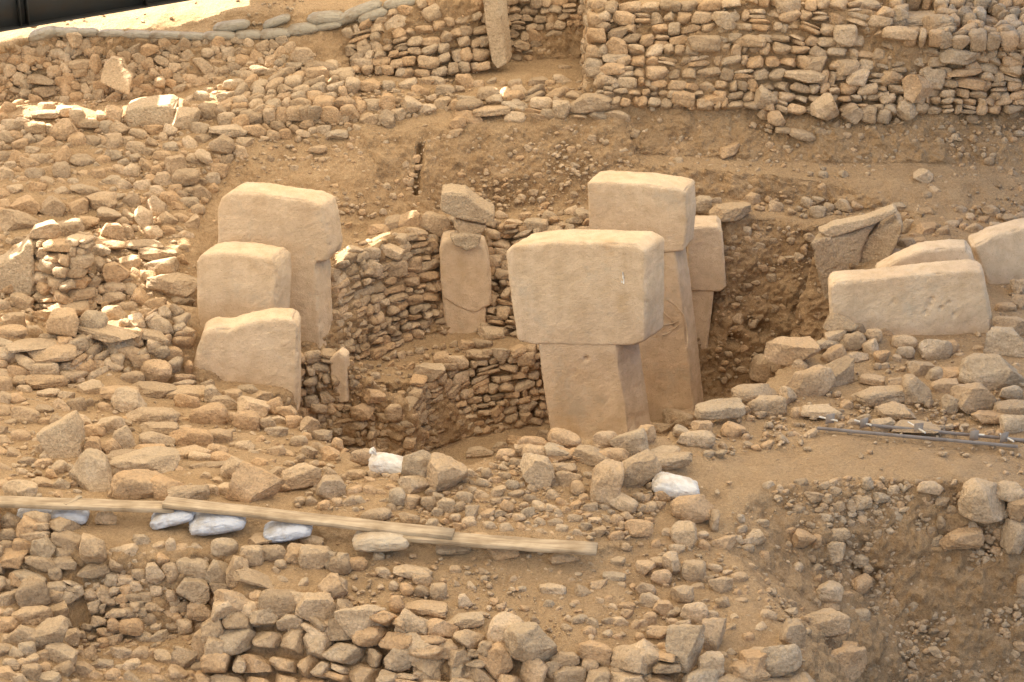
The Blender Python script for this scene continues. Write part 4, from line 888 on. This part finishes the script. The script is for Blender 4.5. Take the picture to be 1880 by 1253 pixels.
stk, st_, n0 = [], [], 0
for (u1, v1, u2, v2) in ((1143, 500, 1144, 512), (1145, 508, 1145, 521), (1141, 516, 1142, 519)):
    v_, t_ = tube([on_plane(u1, v1, 26.7, 10, (1049, 534), .012)[0], on_plane(u2, v2, 26.7, 10, (1049, 534), .012)[0]], 0.009, 6); stk.append(v_); st_.append(t_ + n0); n0 += len(v_)
link("white_streak", mesh_from("white_streak", np.concatenate(stk) - np.array(pA.location), np.concatenate(st_), M_TAPE), pA)
# ------------------------------------------------------------------ random rubble on the slopes
def inpoly(x, y, poly):
    c = False; j = len(poly) - 1
    for i in range(len(poly)):
        xi, yi = poly[i]; xj, yj = poly[j]
        if (yi > y) != (yj > y) and x < (xj - xi) * (y - yi) / (yj - yi) + xi: c = not c
        j = i
    return c
# (phrase, polygon, count, min px, max px, power)
AREAS = [
 ("on the rubble face below the sandbags", [(0,100),(70,68),(520,75),(600,110),(420,150),(200,185),(0,195)], 900, 5, 27, 2.2),
 ("on the slope below the upper left terrace", [(0,215),(330,215),(500,235),(420,300),(360,400),(330,500),(280,520),(0,440)], 1000, 5, 32, 2.6),
 ("on the left terrace among the sun flecks", [(60,430),(340,430),(350,560),(230,640),(0,640),(0,450)], 300, 6, 38, 2.6),
 ("on the terrace wall at upper left", [(330,180),(520,125),(640,115),(640,240),(520,250),(400,270)], 330, 6, 28, 2),
 ("on the ledge under the alcove", [(640,150),(1120,150),(1130,190),(840,200),(640,240)], 130, 7, 34, 2.4),
 ("in the earth face under the ledge", [(520,250),(1150,225),(1160,350),(1070,390),(900,380),(700,400),(620,420),(520,340)], 320, 3, 17, 3),
 ("in the dark earth slope at upper right", [(1150,200),(1880,205),(1880,400),(1660,400),(1280,350),(1160,340)], 280, 3, 20, 3.4),
 ("on the ledge right of the tall pillar", [(1280,360),(1500,370),(1680,380),(1880,380),(1880,410),(1700,440),(1640,480),(1650,400),(1480,400)], 110, 8, 30, 2),
 ("in the earth wall of the pit", [(1330,410),(1490,420),(1515,560),(1500,640),(1400,690),(1310,720),(1312,560)], 190, 4, 20, 3),
 ("on the left shelf in front of the slabs", [(0,640),(240,640),(350,700),(560,740),(620,800),(640,830),(560,900),(0,915)], 480, 5, 36, 3),
 ("on the bank above the planks", [(560,880),(660,860),(820,880),(960,840),(1180,820),(1230,900),(1180,990),(840,975),(560,930)], 560, 4, 27, 3),
 ("on the path right of the rim boulders", [(1200,790),(1440,720),(1560,640),(1880,640),(1880,800),(1560,790),(1280,850)], 170, 5, 26, 2.8),
 ("in the top of the right-hand cutting", [(1400,890),(1600,875),(1880,890),(1880,960),(1500,960)], 150, 5, 24, 2.6),
 ("in the right-hand cutting face", [(1300,940),(1880,950),(1880,1253),(1580,1253),(1400,1100)], 420, 4, 24, 3.2),
 ("on the slope at lower right", [(1050,1050),(1200,980),(1320,960),(1450,1100),(1480,1230),(1180,1230),(1050,1130)], 150, 5, 30, 3),
 ("below the planks in the foreground", [(420,1030),(740,1020),(1060,1060),(1150,1180),(800,1150),(680,1110),(440,1075)], 90, 4, 22, 3),
 ("on the rubble face in the lower left hollow", [(150,1000),(430,1010),(440,1080),(390,1150),(180,1165)], 420, 5, 28, 2.2),
 ("in the lower left hollow", [(120,1150),(390,1150),(360,1253),(100,1253)], 90, 6, 36, 2.4),
 ("in the lower left corner", [(0,1080),(120,1090),(140,1253),(0,1253)], 160, 12, 46, 1.6),
 ("on the pit bench", [(640,660),(740,640),(900,620),(930,640),(780,690),(640,740)], 90, 4, 18, 2.5),
 ("along the top of the ring wall", [(610,470),(760,405),(1075,385),(1075,420),(900,430),(760,430),(640,490)], 100, 10, 34, 1.6),
]
 
AREAS.append(("in the gravelly right-hand cutting face", [(1420,905),(1880,905),(1880,1253),(1600,1253),(1540,1100)], 620, 3, 15, 2.2))
AREAS.append(("in the gritty earth face behind the ring wall", [(420,260),(1880,215),(1880,300),(1500,320),(1160,300),(1150,370),(700,390),(520,420),(430,330)], 620, 3, 12, 1.8))
rows = []
for ai, (ph, poly, cnt, lo, hi, pw) in enumerate(AREAS):
    rng = random.Random(900 + ai); xs = [p[0] for p in poly]; ys = [p[1] for p in poly]
    sizes = sorted((lo + (hi - lo) * rng.random() ** pw for _ in range(cnt)), reverse=True)
    for s in sizes:
        for _try in range(14):
            u, v = rng.uniform(min(xs), max(xs)), rng.uniform(min(ys), max(ys))
            if not inpoly(u, v, poly): continue
            if any((u - a) ** 2 + (v - b) ** 2 < (0.34 * s + c) ** 2 for a, b, c in TAKEN): continue
            rows.append((s, u, v, ph, rng.uniform(0.55, 0.95), rng.gauss(0, 18), rng.choice(('chip', 'chip', 'chip', 'block', 'round'))))
            TAKEN.append((u, v, 0.36 * s)); break
rows.sort(key=lambda r: -r[0])
KEEP = max(0, 290 - LOOSE)
for s in HEROHEAP: rows.append((s[2], s[0], s[1], "", s[3] / s[2], s[4], s[5]))
heap = Heap(); hb = np.array([0, 27.0, 0.0])
for k, (s, u, v, ph, asp, rot, kind) in enumerate(rows):
    r = one_stone(u, v, s, s * asp, rot, kind, lift=(-0.08 if 'earth' in ph or 'cutting' in ph else 0.0) if ph else 0.32, seed=k)
    if r is None: continue
    c, R, (W, D, H), rng = r
    if k < KEEP and ph:
        o = link("stone", rock_mesh(kind, 4, rng.randrange(len(lib(kind, 4)))))
        o.matrix_world = Matrix([[*(R @ np.diag([W, D, H]))[i], c[i]] for i in range(3)] + [[0, 0, 0, 1]])
        tag(o, f"loose tan rubble stone half sunk in earth {ph}", "stone", f"loose stones {ph}")
    else:
        heap.add(kind, 4 if s > 30 else 3 if s > 14 else 2, R @ np.diag([W, D, H]), c - hb, rng)
# pebbles over all the ground, laid out in plan
rng = random.Random(5)
nst = len(TT); ctr = TV[TT].mean(1); ar = 0.5 * np.linalg.norm(np.cross(TV[TT[:, 1]] - TV[TT[:, 0]], TV[TT[:, 2]] - TV[TT[:, 0]]), axis=1)
okf = inframe(ctr); fn = np.cross(TV[TT[:, 1]] - TV[TT[:, 0]], TV[TT[:, 2]] - TV[TT[:, 0]]); fn /= np.linalg.norm(fn, axis=1)[:, None] + 1e-12; fn *= np.sign(fn[:, 2:3])
dens = np.clip(0.1 + 1.3 * vnoise(ctr * 0.8, 77) + 0.8 * vnoise(ctr * 2.6, 78), 0.02, 1.6)
dens *= np.where((ctr[:, 2] < 1.3) & (fn[:, 2] > .9), 0.15, 1.0)
dens *= np.where(fn[:, 2] < .8, 1.2, 1.0)
pr = np.where(okf, ar * dens, 0); pr /= pr.sum()
NP = 17000
pick = RNG.choice(nst, NP, p=pr); b = RNG.random((NP, 2)); fl = b.sum(1) > 1; b[fl] = 1 - b[fl]
pp = TV[TT[pick, 0]] + (TV[TT[pick, 1]] - TV[TT[pick, 0]]) * b[:, :1] + (TV[TT[pick, 2]] - TV[TT[pick, 0]]) * b[:, 1:]
for i in range(NP):
    s = 0.011 + 0.05 * rng.random() ** 3.8
    M = rot3('Z', rng.uniform(0, 6.28)) @ rot3('X', rng.gauss(0, .4)) @ np.diag([s * rng.uniform(1, 1.8), s * 1.1, s * rng.uniform(.6, 1)])
    heap.add('chip', 1 if s < 0.035 else 2, M, pp[i] + fn[pick[i]] * s * 0.30 - hb, rng)
o = link("rubble", heap.mesh("rubble", M_STONE), loc=hb); tag(o, "small stones and pebbles strewn over and bedded in the dry earth", "rubble", kind="stuff")
print("loose", LOOSE, "random", len(rows), "heap verts", heap.n)

# ------------------------------------------------------------------ shelter roof: translucent membrane with gaps that let the sun through
def roof_z(x, y): return 14.9 - 0.23 * y
def to_roof(p):
    # p + t*TOSUN meets z = 14.9 - .23 y
    t = (14.9 - 0.23 * p[1] - p[2]) / (TOSUN[2] + 0.23 * TOSUN[1]); q = p + t * TOSUN; return q[:2]
FLECKS = [  # outlines of the sun patches on the ground, in photo pixels
 [(58,196),(95,186),(130,192),(160,205),(190,222),(170,238),(140,232),(120,228),(95,232),(60,226)],
 [(226,205),(235,196),(305,186),(322,190),(318,198),(240,210)],
 [(316,206),(345,203),(356,214),(335,232),(318,236)],
 [(380,178),(412,168),(440,176),(452,190),(470,205),(450,212),(420,196),(385,190)],
 [(430,206),(445,198),(470,212),(460,222),(436,214)],
 [(460,130),(485,122),(492,134),(470,140)], [(565,125),(612,116),(614,134),(580,140)], [(596,146),(612,146),(612,168),(598,166)],
 [(520,150),(545,152),(540,172),(526,168)], [(305,296),(330,288),(342,300),(325,320),(308,314)], [(352,282),(372,268),(392,258),(398,272),(372,292)],
 [(246,400),(275,380),(300,365),(296,385),(262,414)], [(84,398),(112,392),(146,410),(150,428),(118,426),(90,420)],
 [(270,522),(300,508),(330,506),(356,520),(356,538),(330,545),(300,548),(282,540)], [(240,498),(268,488),(300,486),(300,498),(268,512)],
 [(145,610),(185,596),(240,592),(238,606),(180,616),(150,622)], [(92,574),(105,568),(140,575),(120,582),(100,600),(94,598)], [(150,580),(180,574),(186,582),(162,592)],
 [(178,430),(210,428),(212,440),(186,444)], [(232,444),(280,440),(282,448),(236,452)], [(8,588),(40,578),(38,590),(10,598)],
 [(668,455),(695,448),(712,458),(690,470)], [(700,478),(735,474),(745,490),(722,504),(704,494)], [(758,418),(780,414),(788,424),(770,432)], [(615,470),(640,462),(648,480),(622,490)],
 [(90,470),(130,462),(150,476),(120,486)], [(300,455),(340,450),(345,462),(305,468)], [(170,560),(210,552),(220,566),(180,574)], [(262,380),(285,366),(300,372),(280,392)], [(196,470),(240,462),(250,476),(205,482)], [(404,230),(440,222),(450,232),(410,242)], [(60,240),(120,236),(125,246),(70,250)],
 [(920,175),(938,164),(944,172),(926,186)], [(55,432),(62,432),(66,490),(60,490)], [(122,500),(134,500),(130,560),(122,560)],
]
edge = [(-60,230),(0,88),(70,66),(130,60),(260,58),(330,44),(400,26),(455,6),(470,-40)]      # shadow line along the sandbags
pts = []; ed = []
def addloop(L):
    s = len(pts)
    for q in L: pts.append(q)
    for i in range(len(L)): ed.append((s + i, s + (i + 1) % len(L)))
E0 = []
for (u, v) in edge:
    r = hit(u, v); E0.append(to_roof(r[0]))
E0 = [tuple(q) for q in E0]
outer = [(-45, -2), (6.5, -2), (6.5, 60), (min(E0[-1][0] + 6, 5), 60), *E0[::-1], (-45, E0[0][1] - 1)]
addloop(outer)
holes = []
for f in FLECKS:
    H = []
    for (u, v) in f:
        r = hit(u, v)
        if r is not None: H.append(tuple(to_roof(r[0] + np.array([0, 0, .06]))))
    # keep the patch compact where neighbouring pixels fall on very different distances
    c = np.median(np.array(H), axis=0); H = [tuple(c + np.clip((np.array(q) - c) * 1.3, -0.7, 0.7)) for q in H]
    holes.append(H); addloop(H)
co, e_, fa, *_ = delaunay_2d_cdt([Vector(p) for p in pts], ed, [], 0, 1e-5)
faces = []
for f in fa:
    cx = sum(co[i].x for i in f) / 3; cy = sum(co[i].y for i in f) / 3
    if inpoly(cx, cy, outer) and not any(inpoly(cx, cy, h) for h in holes): faces.append(list(f))
me = mesh_from("shelter_roof", [(c.x, c.y, roof_z(c.x, c.y)) for c in co], faces, M_MEMBRANE, smooth=False)
tag(link("shelter_roof", me), "pale translucent membrane roof stretched over the whole dig", "roof")
